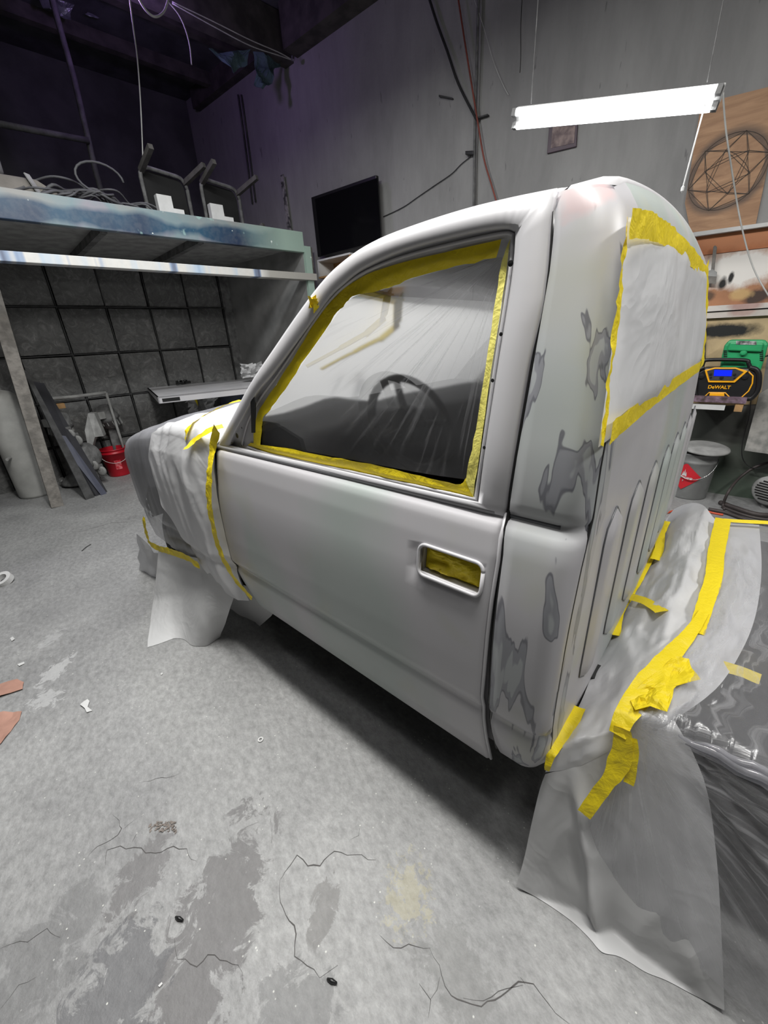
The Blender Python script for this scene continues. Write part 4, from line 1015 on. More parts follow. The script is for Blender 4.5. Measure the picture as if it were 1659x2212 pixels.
mk('wall_hook', wpoly([(951, 211), (980, 216), (980, 213), (951, 207)], 0, .03).out(), M_DUSTD, None, 'short dark bracket on the bare wall', 'bracket')
mk('wall_hook', wpoly([(1034, 259), (1057, 252), (1057, 249), (1033, 256)], .0, .04).out(), M_DUSTD, None, 'short dark bracket crossing the wall joint', 'bracket')
wtube('white_string', [(1018, -20), (1045, 60), (1065, 130), (1085, 180), (1098, 205)], .003, M_WHITEC, 'faint white string hanging on the upper wall left of the lamp', 'cord', .03)
wtube('wall_crack', [(1128, -10), (1125, 60), (1125, 120), (1123, 157)], .003, M_BLACKMATT, 'long dark vertical scratch high on the wall above the lamp', 'crack', .001, 4)
# framed picture
t = grp('framed_picture', tv(1215, 325, .01), 'small dark framed picture on the wall below the lamp', 'picture')
mk('frame', wpoly([(1183, 333), (1246, 318), (1249, 270), (1188, 272)], 0, .02).out(), pm('plum_frame', rgb(72, 54, 66), .5), t, bevel=.003)
mk('print', wpoly([(1190, 320), (1240, 309), (1243, 272), (1194, 274)], .021, .002).out(), pm('faded_print', rgb(140, 124, 120), .7, col2=rgb(96, 82, 84), scale=18), t)
# fluorescent shop light
A_ = tv(1117, 257, 1.25); B_ = tv(1541, 213, 1.25); dr = (B_-A_).normalized(); sdn = dr.cross(Vector((0, 0, 1))).normalized(); upv = sdn.cross(dr)
t = grp('fluorescent_lamp', (A_+B_)/2, 'lit twin tube workshop lamp hanging above the cab', 'lamp')
fs = (sdn*.62+upv*.78).normalized(); fb_ = (upv*.62-sdn*.78).normalized()
if fs.dot(Vector((0, 0, 1))) < 0: pass
mk('lamp_body', M().beam(A_-dr*.03+fb_*.055, B_+dr*.03+fb_*.045, .08, .03, fb_).out(), M_WHITE, t, bevel=.006)
mk('reflector', M().beam(A_+fb_*.03, B_+fb_*.03, .02, .012, fb_).out(), M_WHITE, t)
for s_ in (-1, 1):
    mk('lamp_tube', M().tube([A_+fs*.037*s_, B_+fs*.037*s_], .0215, 12).out(), M_TUBE, t, smooth=True)
    for e_, q in ((-1, A_), (1, B_)): mk('tube_holder', M().beam(q+fs*.034*s_+dr*e_*.004, q+fs*.034*s_+dr*e_*.03, .04, .04, upv).out(), M_DUST, t)
for q in (A_+dr*.08, B_-dr*.06): mk('hanging_chain', M().tube([q+upv*.07, Vector((q.x, q.y, 5.1))], .003, 5).out(), M_DUST, t)
q = B_-dr*.03-upv*.02; mk('pull_cord', M().tube([q, q+Vector((-.01, .01, -.10)), q+Vector((-.03, .01, -.36))], .004, 5).lathe([(0, -.02), (.009, -.01), (.009, .01), (0, .02)], q+Vector((-.03, .01, -.37)), n=8).out(), M_WHITE, t)
al = area('fluorescent_light', (A_+B_)/2-upv*.03, 1.15, .1, 22, (.97, .99, 1))
mm = Matrix((dr, -sdn, upv)).transposed(); al.rotation_euler = mm.to_euler()
# cord from lamp to the right
mk('white_string', M().tube(cr([tv(1562, 200, 1.0), tv(1566, 260, .9), tv(1575, 330, .8), tv(1600, 480, .6), tv(1628, 580, .5), tv(1670, 655, .45)], 6), .005, 6).out(), M_WHITEC, None, 'grey white cord hanging from the right end of the lamp', 'cord', smooth=True)
# plywood with sprayed circle
cc_ = tv(1570, 372, .02); rad = (tv(1653, 340, .02)-cc_).length*1.12
def ply_mat():
    m_ = pm('plywood', rgb(178, 134, 96), .7); q = NT(m_); P_ = posn(q)
    c = q.ramp(q.noise(q.mapping(P_, (1, 1, 6)), 3, 4, .6, 1), [(.3, rgb(142, 108, 82)), (.7, rgb(176, 140, 108))])
    sb = q.n('VectorMath', operation='SUBTRACT'); q.l(P_, sb.inputs[0]); sb.inputs[1].default_value = tuple(cc_)
    ln = q.n('VectorMath', operation='LENGTH'); q.l(sb.outputs[0], ln.inputs[0])
    e = q.math('ADD', ln.outputs['Value'], q.math('MULTIPLY', q.noise(P_, 4, 4), .05))
    k = q.ramp(q.math('DIVIDE', e, rad*1.4), [(.69, g1(0)), (.72, g1(.75)), (.80, g1(.65)), (.92, g1(0))])
    c = q.mix(k, c, (.05, .045, .045, 1)); q.l(c, q.b.inputs['Base Color']); return m_
t = grp('plywood_board', tv(1560, 480, .02), 'plywood board with a sprayed circle of triangular lines', 'board')
mk('sheet', wpoly([(1492, 503), (1632, 487), (1665, 330), (1740, 170), (1515, 226), (1480, 440)], .0, .018).out(), ply_mat(), t)
ln_ = M(); M_LINE = pm('drawn_line', (.07, .055, .045, 1), .8)
def cp(a, r_=1.0): a = math.radians(a); return cc_+WD*(rad*r_*math.cos(a))+Vector((0, 0, rad*r_*math.sin(a)))
def seg(a, b): ln_.beam(a, b, .003, .002, WN)
n6 = [cp(60*k+15) for k in range(6)]; n6b = [cp(60*k+45, .62) for k in range(6)]; n6c = [cp(60*k+15, .45) for k in range(6)]
for k in range(6):
    seg(n6[k], n6[(k+2) % 6]); seg(n6[k], n6[(k+1) % 6]); seg(n6b[k], n6b[(k+2) % 6]); seg(n6b[k], n6[k]); seg(n6b[k], n6[(k+1) % 6]); seg(n6c[k], n6b[k]); seg(n6c[k], n6b[(k-1) % 6]); seg(n6c[k], n6c[(k+1) % 6])
for k in range(40): seg(cp(k*9, .985), cp(k*9+9, .985))
mk('drawn_circle', ln_.out(), M_LINE, t, label='dark circle filled with triangular lines')
# panels beneath
def spray_mat(name, base, spots, sc=5):
    m_ = pm(name, rgb(*base), .6); q = NT(m_); P_ = posn(q)
    c = q.ramp(q.noise(P_, sc, 5, .6, .6), [(.35, tuple(.75*x for x in rgb(*base)[:3])), (.65, rgb(*base))])
    for (x, y, rx, col, am) in spots:
        o_ = tv(x, y, .03); mp = q.n('VectorMath', operation='SUBTRACT'); q.l(P_, mp.inputs[0]); mp.inputs[1].default_value = tuple(o_)
        m2 = q.n('VectorMath', operation='MULTIPLY'); q.l(mp.outputs[0], m2.inputs[0]); m2.inputs[1].default_value = (1/rx[0], 0, 1/rx[1])
        ln = q.n('VectorMath', operation='LENGTH'); q.l(m2.outputs[0], ln.inputs[0])
        e = q.math('ADD', ln.outputs['Value'], q.math('MULTIPLY', q.math('SUBTRACT', q.noise(P_, 9, 5, .7), .5), .9))
        c = q.mix(q.math('MULTIPLY', q.ramp(e, [(.55, g1(1)), (1.0, g1(0))]), am), c, rgb(*col))
    q.l(c, q.b.inputs['Base Color']); return m_
mk('wall_ledge', wpoly([(1490, 515), (1720, 483), (1720, 475), (1490, 506)], 0, .07).out(), M_WHITE, None, 'white ledge under the plywood circle board', 'ledge')
mk('wall_panel', wpoly([(1490, 555), (1720, 528), (1720, 484), (1490, 515)], 0, .02).out(), spray_mat('orange_board', (176, 108, 66), [(1590, 510, (.3, .1), (190, 130, 90), .6)]), None, 'orange brown board strip below the upper white ledge', 'board')
mk('wall_panel', wpoly([(1490, 670), (1720, 652), (1720, 529), (1490, 556)], 0, .015).out(), spray_mat('sprayed_board', (168, 118, 84), [(1590, 580, (.33, .17), (226, 222, 216), 1), (1560, 612, (.035, .06), (14, 13, 12), 1), (1578, 600, (.022, .05), (20, 18, 16), 1), (1635, 640, (.10, .07), (34, 32, 32), .9), (1530, 640, (.06, .05), (60, 50, 40), .8), (1600, 635, (.09, .05), (196, 164, 110), .8)]), None, 'board with white, ochre and black spray marks', 'board')
mk('wall_ledge', wpoly([(1490, 676), (1720, 661), (1720, 650), (1490, 664)], 0, .06).out(), spray_mat('ledge_white', (214, 208, 202), [(1610, 660, (.12, .05), (150, 90, 78), .6)]), None, 'upper of the two white rails under the sprayed board', 'ledge')
mk('wall_ledge', wpoly([(1490, 690), (1720, 678), (1720, 664), (1490, 678)], 0, .045).out(), spray_mat('ledge_white2', (206, 198, 190), [(1605, 672, (.1, .05), (150, 90, 78), .5)]), None, 'lower of the two white rails under the sprayed board', 'ledge')
mk('wall_panel', wpoly([(1490, 880), (1640, 872), (1659, 760), (1680, 680), (1490, 691)], 0, .015).out(), spray_mat('pale_ply', (198, 174, 134), [(1560, 715, (.26, .07), (18, 18, 18), 1), (1530, 830, (.1, .3), (150, 130, 100), .5)]), None, 'pale plywood behind the radio with a black sprayed band', 'board')
t = grp('paint_brush', tv(1538, 600, .06), 'wide paint brush hanging on the sprayed board', 'brush')
mk('brush_handle', M().prism([tv(x, y, .05) for x, y in ((1543, 586), (1536, 584), (1541, 533), (1545, 530), (1549, 534))], WN*.012).out(), M_WOODG, t, bevel=.003)
mk('ferrule', M().prism([tv(x, y, .048) for x, y in ((1524, 596), (1548, 598), (1549, 588), (1540, 582), (1529, 586))], WN*.016).out(), M_DUSTL, t)
mk('bristles', M().prism([tv(x, y, .05) for x, y in ((1524, 612), (1546, 613), (1548, 598), (1524, 596))], WN*.012).out(), M_WOODG, t)
# green machine
t = grp('green_tool_case', tv(1605, 795, .15), 'green moulded machine housing standing behind the radio', 'machine')
M_GRN = pm('green_plastic', rgb(44, 164, 104), .4, var=.1)
GO = [(1555, 800), (1640, 806), (1650, 775), (1659, 742), (1654, 733), (1576, 733), (1566, 745), (1561, 765)]
mk('housing', wpoly(GO, .10, .14).out(), M_GRN, t, bevel=.02)
mk('hood', wpoly([(1571, 757), (1645, 760), (1650, 741), (1578, 739)], .24, .025).out(), M_GRN, t, bevel=.01)
mk('label_plate', wpoly([(1590, 744), (1634, 745), (1634, 737), (1590, 736)], .266, .002).out(), pm('silver_plate', (.45, .45, .45, 1), .3, col2=(.05, .05, .05, 1), scale=40), t)
for x0, x1 in ((1563, 1571), (1641, 1649)):
    for k in range(6): y = 757+k*4; mk('vent_slot', wpoly([(x0, y+2), (x1, y+2.4), (x1, y), (x0, y-.4)], .239, .003).out(), M_BLACK, t)
q = tv(1606, 762, .245); mk('knob', M().lathe([(0, 0), (.022, 0), (.022, .012), (.015, .018), (0, .02)], q, WN, 16).out(), M_GRN, t)
# shelf for the radio
S0 = tv(1495, 870, .36); zS = S0.z
zS = tv(1560, 857, .36).z
sa = (tv(1490, 860, .36)-WP).dot(WD); sb_ = (tv(1612, 868, .36)-WP).dot(WD)
t = grp('wall_shelf', wl((sa+sb_)/2, zS-.1, .2), 'paint crusted wall shelf holding the radio', 'shelf')
mk('shelf_board', wbox(sa, sb_, zS-.045, zS, .0, .38).out(), pm('crusted_paint', rgb(122, 100, 116), .7, col2=rgb(70, 56, 54), scale=20, bump=.5), t)
mk('shelf_batten', wbox(sa, sb_-.12, zS-.105, zS-.065, .33, .37).out(), M_WHITE, t); mk('shelf_bracket', wbox(sb_-.06, sb_-.01, zS-.11, zS-.045, .0, .37).out(), M_WOOD, t)
# radio
ro = .33
def rp_(cx, cy, off): return tv(1400+cx*.2712, 560+cy*.2712, off)
t = grp('radio', rp_(640, 1110, .3), 'black and yellow jobsite radio with a blue lit screen', 'radio')
zb_ = zS
def rpoly(pts, off, th):
    q = [rp_(x, y, off) for x, y in pts]; return M().prism(q, WN*th)
body = [(385, 1100), (830, 1112), (878, 1040), (888, 905), (840, 855), (460, 850), (395, 890)]
bq = [rp_(x, y, ro-.15) for x, y in body]
low_ = min((rp_(x, y, ro)).z for x, y in body)
R_B = pm('radio_black', (.012, .012, .013, 1), .4); R_Y = pm('radio_yellow', rgb(250, 178, 28), .4, var=.05)
mk('casing', rpoly(body, ro-.16, .16).out(), R_B, t, bevel=.02)
def band(pts, off, w, mat, name, closed=False):
    q = [rp_(x, y, off) for x, y in pts]
    if closed: q.append(q[0])
    return mk(name, M().tube(q, w, 6).out(), mat, t)
mk('front_frame', rpoly([(450, 882), (530, 862), (700, 862), (795, 890), (690, 982), (480, 980)], ro+.001, .012).out(), R_Y, t, bevel=.003)
mk('control_panel', rpoly([(470, 890), (532, 872), (695, 872), (760, 898), (680, 966), (490, 964)], ro+.013, .004).out(), pm('panel_grey', (.05, .05, .055, 1), .4), t)
mk('display', rpoly([(522, 930), (664, 932), (672, 884), (528, 880)], ro+.018, .002).out(), M_LCD, t, label='blue lit display')
for x, y, r_ in ((585, 943, .013), (500, 915, .010), (690, 918, .010), (500, 940, .007), (690, 945, .007)): mk('button', M().lathe([(0, 0), (r_, 0), (r_, .006), (0, .007)], rp_(x, y, ro+.017), WN, 12).out(), R_B, t)
for x, y in ((425, 930), (772, 935)): mk('speaker_knob', M().lathe([(0, 0), (.02, 0), (.02, .01), (0, .012)], rp_(x, y, ro+.001), WN, 14).out(), R_B, t)
mk('trim_line', M().tube([rp_(x, y, ro+.001) for x, y in ((390, 1092), (450, 1094), (485, 1062), (615, 1064), (650, 1100), (740, 1104), (800, 1050), (830, 990), (835, 930), (800, 895))], .005, 6).out(), R_Y, t)
mk('yellow_grille', M().add([], []).out() if False else sum([[]], []) or rpoly([(488, 1086), (608, 1090), (606, 1066), (492, 1064)], ro+.001, .006).out(), R_Y, t, bevel=.002)
mk('carry_handle', M().tube(cr([rp_(x, y, ro-.05) for x, y in ((430, 872), (440, 825), (470, 803), (620, 800), (780, 806), (800, 830), (815, 870))], 5), .014, 8).out(), R_B, t, smooth=True)
mk('bumper', M().tube(cr([rp_(x, y, ro+.0) for x, y in ((810, 862), (862, 880), (885, 930), (875, 1040), (825, 1105), (790, 1108))], 5), .017, 8).out(), R_B, t, smooth=True)
mk('bumper', M().tube(cr([rp_(x, y, ro+.0) for x, y in ((450, 862), (408, 880), (388, 920), (380, 1040), (388, 1100))], 5), .014, 8).out(), R_B, t, smooth=True)
def text(name, s_, o_, size, mat, parent, right=WD, nrm=WN, ext=.001, label=None):
    cu = bpy.data.curves.new(name, 'FONT'); cu.body = s_; cu.size = size; cu.extrude = ext; cu.align_x = 'CENTER'; cu.align_y = 'CENTER'; cu.offset = .0008
    to = bpy.data.objects.new(name+'_tmp', cu); COL.objects.link(to)
    dg = bpy.context.evaluated_depsgraph_get(); me = bpy.data.meshes.new_from_object(to.evaluated_get(dg)); bpy.data.objects.remove(to)
    up = nrm.cross(right).normalized(); me.materials.clear(); me.materials.append(mat)
    o = bpy.data.objects.new(name, me); COL.objects.link(o); o.parent = parent
    mt = Matrix((right, up, nrm)).transposed().to_4x4(); mt.translation = Vector(o_)-(ORG[parent.name] if parent else Vector()); o.matrix_local = mt
    if label: o['label'] = label
    return o
text('lettering', 'DeWALT', rp_(565, 1020, ro+.003), .036, R_Y, t, label='yellow maker lettering')
wtube('power_cable', [(1622, 865), (1618, 900), (1605, 950), (1603, 985), (1615, 1005), (1640, 1012), (1680, 1000)], .004, M_BLACKMATT, 'thin black cable drooping below the radio shelf', 'cable', .1)
wtube('power_cable', [(1522, 690), (1523, 730), (1522, 775)], .007, M_DUSTD, 'short upright grey cable left of the green machine', 'cable', .03)
wtube('power_cable', [(1640, 775), (1660, 768), (1700, 760)], .006, M_BLACKMATT, 'black cable leaving the right side of the green machine', 'cable', .15)
mk('cement_board', M().prism([tv(1608, 972, .22), tv(1720, 988, .22), tv(1720, 800, .06), tv(1640, 850, .06)], WN*.02).out(), pm('speckled_panel', (.30, .29, .27, 1), .8, col2=(.16, .16, .15, 1), scale=14), None, 'grey speckled board leaning below the green machine', 'panel')
# can with flammable label
cb_ = onZ(1483, 1068); hc = .42; rc = .155
t = grp('metal_pail', cb_, 'grey metal pail with a red flammable diamond and a loose lid', 'pail')
M_CAN = pm('can_grey', (.22, .225, .22, 1), .4, var=.15)
mk('pail_body', M().lathe([(0, 0), (rc*.93, 0), (rc*.94, .01), (rc*.98, .2), (rc*1.0, .33), (rc*1.03, .335), (rc*1.03, .35), (rc*1.0, .355), (rc*1.02, hc-.01), (rc*1.05, hc), (rc*.98, hc)], cb_, n=36).out(), M_CAN, t, smooth=True)
mk('lid', M().lathe([(0, .01), (rc*.9, .012), (rc*1.12, 0), (rc*1.15, -.012), (rc*1.12, -.016)], cb_+Vector((.05, -.03, hc+.05)), Vector((.06, -.10, 1)), 30).out(), M_DUSTL, t, smooth=True)
vd = (Vector((0, 0, 0))-cb_); vd.z = 0; vd.normalize(); rt = Vector((-vd.y, vd.x, 0))
hp_ = [cb_+rt*(rc*1.03*math.cos(a))+Vector((0, 0, .37))+vd*(.04+rc*.9*math.sin(a))+Vector((0, 0, -.17*math.sin(a))) for a in [math.pi*k/12 for k in range(13)]]
mk('bail_handle', M().tube(hp_, .004, 6).out(), M_CHROME, t, smooth=True)
def curved(u, v, k=1.004):
    return cb_+(vd*math.cos(u)+rt*math.sin(u))*(rc*k)+Vector((0, 0, v))
a0 = -.35; dm = []
N = 8; g = M()
def dia(s, t_):  # s,t in -1..1 rotated square
    return curved(a0+(s-t_)*.42, .215+(s+t_)*.062, 1.008)
g.grid(lambda u, v: dia(u*2-1, v*2-1), 8, 8)
mk('hazard_label', g.out(), pm('label_red', rgb(196, 32, 44), .5, var=.03), t, smooth=True, label='red diamond flammable liquid label')
fl_ = M()
for (s, z, hh) in ((-.06, .235, .03), (0, .24, .045), (.06, .235, .028)): fl_.add([curved(a0+s*1.2-.05, z-.015, 1.02), curved(a0+s*1.2+.05, z-.015, 1.02), curved(a0+s*1.2, z+hh, 1.02)], [(0, 1, 2)])
mk('flame_symbol', fl_.out(), M_WHITE, t)
tn = (vd*math.cos(a0)+rt*math.sin(a0)); tr_ = Vector((-tn.y, tn.x, 0))
text('lettering', 'FLAMMABLE LIQUID', curved(a0, .208, 1.04), .016, M_WHITE, t, right=tr_, nrm=tn); text('lettering', '3', curved(a0, .175, 1.04), .022, M_WHITE, t, right=tr_, nrm=tn)
# motor
mb = onZ(1650, 1098); mc = mb+Vector((.0, 0, .16)); vd = (Vector((0, 0, 0))-mb); vd.z = 0; vd.normalize(); ax2 = (vd+Vector((-.45, 0, 0))).normalized()
t = grp('electric_motor', mb, 'grey electric motor with a slotted end cover on the floor below the wall', 'motor')
mk('motor_body', M().lathe([(0, -.30), (.10, -.30), (.115, -.28), (.115, -.02), (.125, -.015), (.125, .015), (.11, .03), (0, .03)], mc, ax2, 28).out(), M_DUSTL, t, smooth=True)
sx = Vector((-ax2.y, ax2.x, 0))
for k in range(8):
    zz = (k-3.5)*.022; hw = math.sqrt(max(0, .092**2-zz**2)); mk('vent_slot', M().beam(mc+ax2*.0315+Vector((0, 0, zz))-sx*hw, mc+ax2*.0315+Vector((0, 0, zz))+sx*hw, .004, .010).out(), M_BLACK, t)
mk('mount_foot', M().box(mb+Vector((0, 0, .02))-ax2*.14, (.22, .2, .04), rz=.3).out(), M_DUST, t)
# cords on floor at the wall
def ftube(name, pts, r_, mat, label, cat, z=None, **k):
    P3 = [onZ(x, y, (r_ if z is None else z)) for x, y in pts]
    return mk(name, M().tube(cr(P3, 5), r_, 6).out(), mat, None, label, cat, smooth=True, **k)
ftube('extension_cord', [(1440, 1108), (1470, 1100), (1500, 1098), (1540, 1108), (1562, 1112)], .009, pm('orange_cord', rgb(204, 84, 52), .5), 'orange cord end on the floor beyond the frame cover', 'cord')
for k, (pts, l) in enumerate((([(1560, 1095), (1600, 1110), (1640, 1120), (1690, 1125)], 'dark hose on the floor in front of the motor'), ([(1530, 1100), (1570, 1108), (1620, 1125), (1690, 1140)], 'dark hose nearest the masked frame cover'),
    ([(1555, 1085), (1590, 1098), (1640, 1112), (1700, 1112)], 'dark hose curling behind the motor'))):
    ftube('rubber_hose', pts, .012+.004*k, pm('hose_brown', (.05, .04, .038, 1), .6) if k == 0 else bpy.data.materials['hose_brown'], l, 'hose')
mk('rubber_hose', M().tube(cr([onZ(1565, 1100, .01), onZ(1562, 1090, .02), tv(1575, 1060, .35), tv(1600, 1030, .12), tv(1640, 1005, .08), tv(1700, 992, .05)], 5), .011, 6).out(), bpy.data.materials['hose_brown'], None, 'brown hose arching up the wall behind the motor', 'hose', smooth=True)
# ------------------------------------------------------------------ left side of the workshop
pb = onZ(124, 1094); ptop = onX(2, 690, pb.x); dd = (ptop-pb).normalized(); pt2 = pb+dd*(2.2/dd.z)
mk('timber_post', M().beam(pb+Vector((0, 0, 0)), pt2, .11, .07, (1, 0, 0)).out(), M_WOODG, None, 'grey dusty timber post standing before the filter wall', 'post', bevel=.004)
tb = onZ(82, 1068); rr_ = .17; th_ = 1.18
t = grp('cylinder_tank', tb, 'white cylindrical tank standing behind the timber post', 'tank')
M_TANK = pm('tank_white', (.42, .42, .40, 1), .5, var=.12, scale=5)
mk('tank_body', M().lathe([(0, .0), (rr_*.93, .0), (rr_, .03), (rr_, th_-.1), (rr_*.93, th_-.04), (rr_*.7, th_), (rr_*.3, th_+.02), (0, th_+.022)], tb, n=36).out(), M_TANK, t, smooth=True)
mk('tank_collar', M().lathe([(.06, th_), (.06, th_+.06), (.035, th_+.08), (.03, th_+.14), (0, th_+.14)], tb, n=16).out(), M_DUSTL, t, smooth=True)
mk('tank_valve', M().tube([tb+Vector((.0, -.06, th_+.1)), tb+Vector((0, .07, th_+.1))], .014, 8).lathe([(0, 0), (.04, 0), (.04, .02), (0, .02)], tb+Vector((0, 0, th_+.15)), n=12).out(), M_RED if False else M_DUSTL, t)
mk('side_port', M().tube([tb+Vector((.15, -.1, .5)), tb+Vector((.23, -.13, .5))], .015, 8).out(), M_DUSTL, t)
# leaning boards
def leanboard(a, b, c, d_, mat, lab, th=.018):
    q = [onX(a[0], a[1], a[2]), onX(b[0], b[1], b[2]), onZ(*c), onZ(*d_)]
    n_ = (q[1]-q[0]).cross(q[3]-q[0]).normalized()
    return mk('leaning_board', M().prism(q, n_*th).out(), mat, None, lab, 'board')
leanboard((48, 797, -5.9), (60, 803, -5.9), (205, 1074), (186, 1080), M_DUSTD, 'tall dark board leaning closest behind the timber post')
leanboard((62, 822, -6.1), (95, 828, -6.2), (232, 1062), (208, 1072), pm('dark_board', (.035, .035, .04, 1), .5), 'wide dark board leaning beside the casters')
leanboard((116, 938, -5.8), (142, 942, -5.8), (231, 1066), (219, 1070), pm('blue_board', (.05, .055, .085, 1), .5), 'narrow blue edged board leaning in front of the dark boards')
# dusty machines
def caster(c, parent, r_=.045):
    w_ = mk('caster', M().lathe([(0, -.018), (r_*.8, -.018), (r_, -.01), (r_, .01), (r_*.8, .018), (0, .018)], c, (.6, -.8, 0), 20).out(), M_DUSTL, parent, smooth=True)
    mk('caster_fork', M().box(c+Vector((0, 0, r_*.9)), (.03, .05, r_*1.2)).out(), M_DUST, w_)
def machine(base, h, lab, tilt, dr_=1.0):
    t = grp('floor_polisher', base, lab, 'machine', None)
    ax3 = Vector((.15, tilt, 1)).normalized(); c = base+Vector((0, 0, h))
    mk('motor_head', M().lathe([(0, .13), (.05, .13), (.09, .11), (.11, .08), (.115, .0), (.13, -.01), (.13, -.05), (.115, -.06), (.115, -.14), (.08, -.16), (0, -.16)], c, ax3, 26).out(), M_DUST, t, smooth=True)
    for k in range(12):
        a = 2*math.pi*k/12; e = Vector((math.cos(a), math.sin(a), 0)); mk('cooling_fin', M().beam(c+e*.112-ax3*.13, c+e*.112-ax3*.02, .008, .03, e).out(), M_DUSTL, t)
    mk('terminal_box', M().box(c+Vector((.10, -.10, .02)), (.10, .10, .09), rz=.4).out(), M_DUSTL, t, bevel=.008)
    mk('yoke', M().beam(c-ax3*.12, base+Vector((0, 0, .16)), .13, .07, (1, 0, 0)).out(), M_DUST, t, bevel=.01)
    mk('deck_plate', M().lathe([(0, .17), (.06*dr_, .165), (.14*dr_, .12), (.20*dr_, .06), (.21*dr_, .03), (.19*dr_, .02), (0, .02)], base, n=28).out(), M_DUST, t, smooth=True)
    for a in (0.3, 2.4, 4.4): caster(base+Vector((.19*dr_*math.cos(a), .19*dr_*math.sin(a), .045)), t, .045*dr_)
    return t
c1 = onX(128, 912, -6.2); c2 = onX(231, 897, -6.40)
machine(Vector((c1.x, c1.y, 0)), c1.z, 'dusty motorised floor machine behind the leaning boards', .1)
machine(Vector((c2.x, c2.y, 0)), c2.z, 'dusty motorised floor machine behind the red bucket', -.25, .5)
q0 = onX(186, 985, -6.0); t = grp('grinder_stand', (q0.x, q0.y, 0), 'round grey drum machine with casters between the boards and the bucket', 'machine')
mk('drum', M().lathe([(0, -.08), (.11, -.08), (.15, -.05), (.155, .05), (.13, .08), (.05, .09), (0, .09)], q0, (.75, .35, .25), 30).out(), M_DUST, t, smooth=True)
mk('drum_leg', M().beam(q0, Vector((q0.x-.03, q0.y, .0)), .1, .14, (1, 0, 0)).out(), M_DUST, t)
mk('wedge_guard', M().prism([onX(190, 893, -6.1), onX(204, 893, -6.1), onX(224, 942, -6.05), onX(205, 944, -6.0), onX(194, 985, -6.0), onX(183, 930, -6.05)], Vector((-.12, .05, 0))).out(), M_DUSTL, t)
for x, y in ((152, 938), (168, 951), (203, 1005), (220, 1017)):
    w_ = onX(x, y, -5.92); caster(w_, t, .058)
mk('caster_bar', M().beam(onX(150, 940, -6.0), onX(222, 1012, -5.98), .05, .03).out(), M_DUST, t)
# pipe handle of a cart
t = grp('cart_frame', onX(170, 1000, -6.2), 'white pipe cart handle standing before the filter pads', 'cart')
pp = [onX(x, y, -6.25) for x, y in ((104, 862), (160, 857), (229, 848))]
mk('handle_bar', M().tube(pp, .020, 8).out(), M_DUSTL, t, smooth=True)
for x, y, x2, y2 in ((104, 862, 118, 960), (229, 848, 240, 905)):
    a = onX(x, y, -6.25); b = onX(x2, y2, -6.25); b = Vector((a.x, a.y, .02)); mk('upright_pipe', M().tube([a, b], .016, 8).out(), M_DUSTL, t, smooth=True)
q = onX(122, 878, -6.2); mk('wooden_sanding_block', M().box(q, (.06, .16, .06), rz=.2).out(), M_WOOD, None, 'small wooden block on the cart below the handle', 'block', bevel=.004)
# red bucket
bb = onZ(261, 1024)+Vector((.0, .0, 0)); t = grp('bucket', bb, 'red plastic bucket standing on the floor below the filter pads', 'bucket')
rb = .155
mk('bucket_body', M().lathe([(0, .005), (rb*.82, .0), (rb*.84, .01), (rb*.97, .30), (rb*1.05, .302), (rb*1.05, .315), (rb*.98, .32), (rb*1.0, .345), (rb*1.05, .347), (rb*1.05, .36), (rb*.99, .36), (rb*.80, .02), (0, .015)], bb, n=36).out(), M_RED, t, smooth=True)
vd = (Vector((0, 0, 0))-bb); vd.z = 0; vd.normalize(); rt = Vector((-vd.y, vd.x, 0))
mk('bucket_handle', M().tube([bb+rt*(rb*1.06*math.cos(a))+vd*(rb*1.08*math.sin(a))+Vector((0, 0, .31-.12*math.sin(a))) for a in [math.pi*k/12 for k in range(13)]], .003, 6).out(), M_WHITE, t, smooth=True)
mk('printed_mark', M().grid(lambda u, v: bb+(vd*math.cos(-.2+u*.5)+rt*math.sin(-.2+u*.5))*(rb*(.86+.1*(.10+v*.12)/.3)+.003)+Vector((0, 0, .10+v*.12)), 6, 3).out(), pm('faded_pink_print', rgb(214, 110, 116), .5, col2=rgb(178, 20, 38), scale=30), t)
# painted panel on a stand
t = grp('painted_panel', onZ(430, 845, 1.0), 'long white painted panel laid on a stand before the filter wall', 'panel')
zp = 1.03
pA, pB, pC, pD = onZ(318, 838, zp), onZ(340, 858, zp), onZ(620, 829, zp), onZ(600, 812, zp)
mk('panel_skin', M().prism([pA, pB, pC, pD], (0, 0, -.012)).out(), M_PRIMER, t)
mk('panel_lip', M().prism([pB, pC, pC-Vector((0, 0, .07)), pB-Vector((0, 0, .07))], (pA-pB).normalized()*.02).out(), M_PRIMER, t)
mk('panel_end', M().prism([pA, pB, pB-Vector((0, 0, .07)), pA-Vector((0, 0, .045))], (pC-pB).normalized()*.015).out(), M_PRIMER, t)
e = (pC-pB).normalized(); mk('latch_plate', M().prism([pB+e*.04-Vector((0, 0, .02)), pB+e*.22-Vector((0, 0, .02)), pB+e*.22-Vector((0, 0, .055)), pB+e*.04-Vector((0, 0, .055))], (pB-pA).normalized()*.006).out(), M_BLACK, t)
t = grp('work_stand', (pA+pB+pC+pD)/4-Vector((0, 0, zp)), 'dusty trestle stand under the white painted panel', 'stand')
for k, f_ in enumerate((.3, .8)):
    c = lerp((pA+pB)/2, (pC+pD)/2, f_); sdv = (pA-pB).normalized()
    mk('cross_piece', M().beam(c-sdv*.2-Vector((0, 0, .11)), c+sdv*.2-Vector((0, 0, .11)), .06, .07).out(), M_DUST, t)
    for s_ in (-1, 1):
        for s2 in (-1, 1): mk('leg', M().beam(c+sdv*.18*s_-Vector((0, 0, .12)), c+sdv*.26*s_+e*.1*s2-Vector((0, 0, zp)), .05, .03).out(), M_DUST, t)
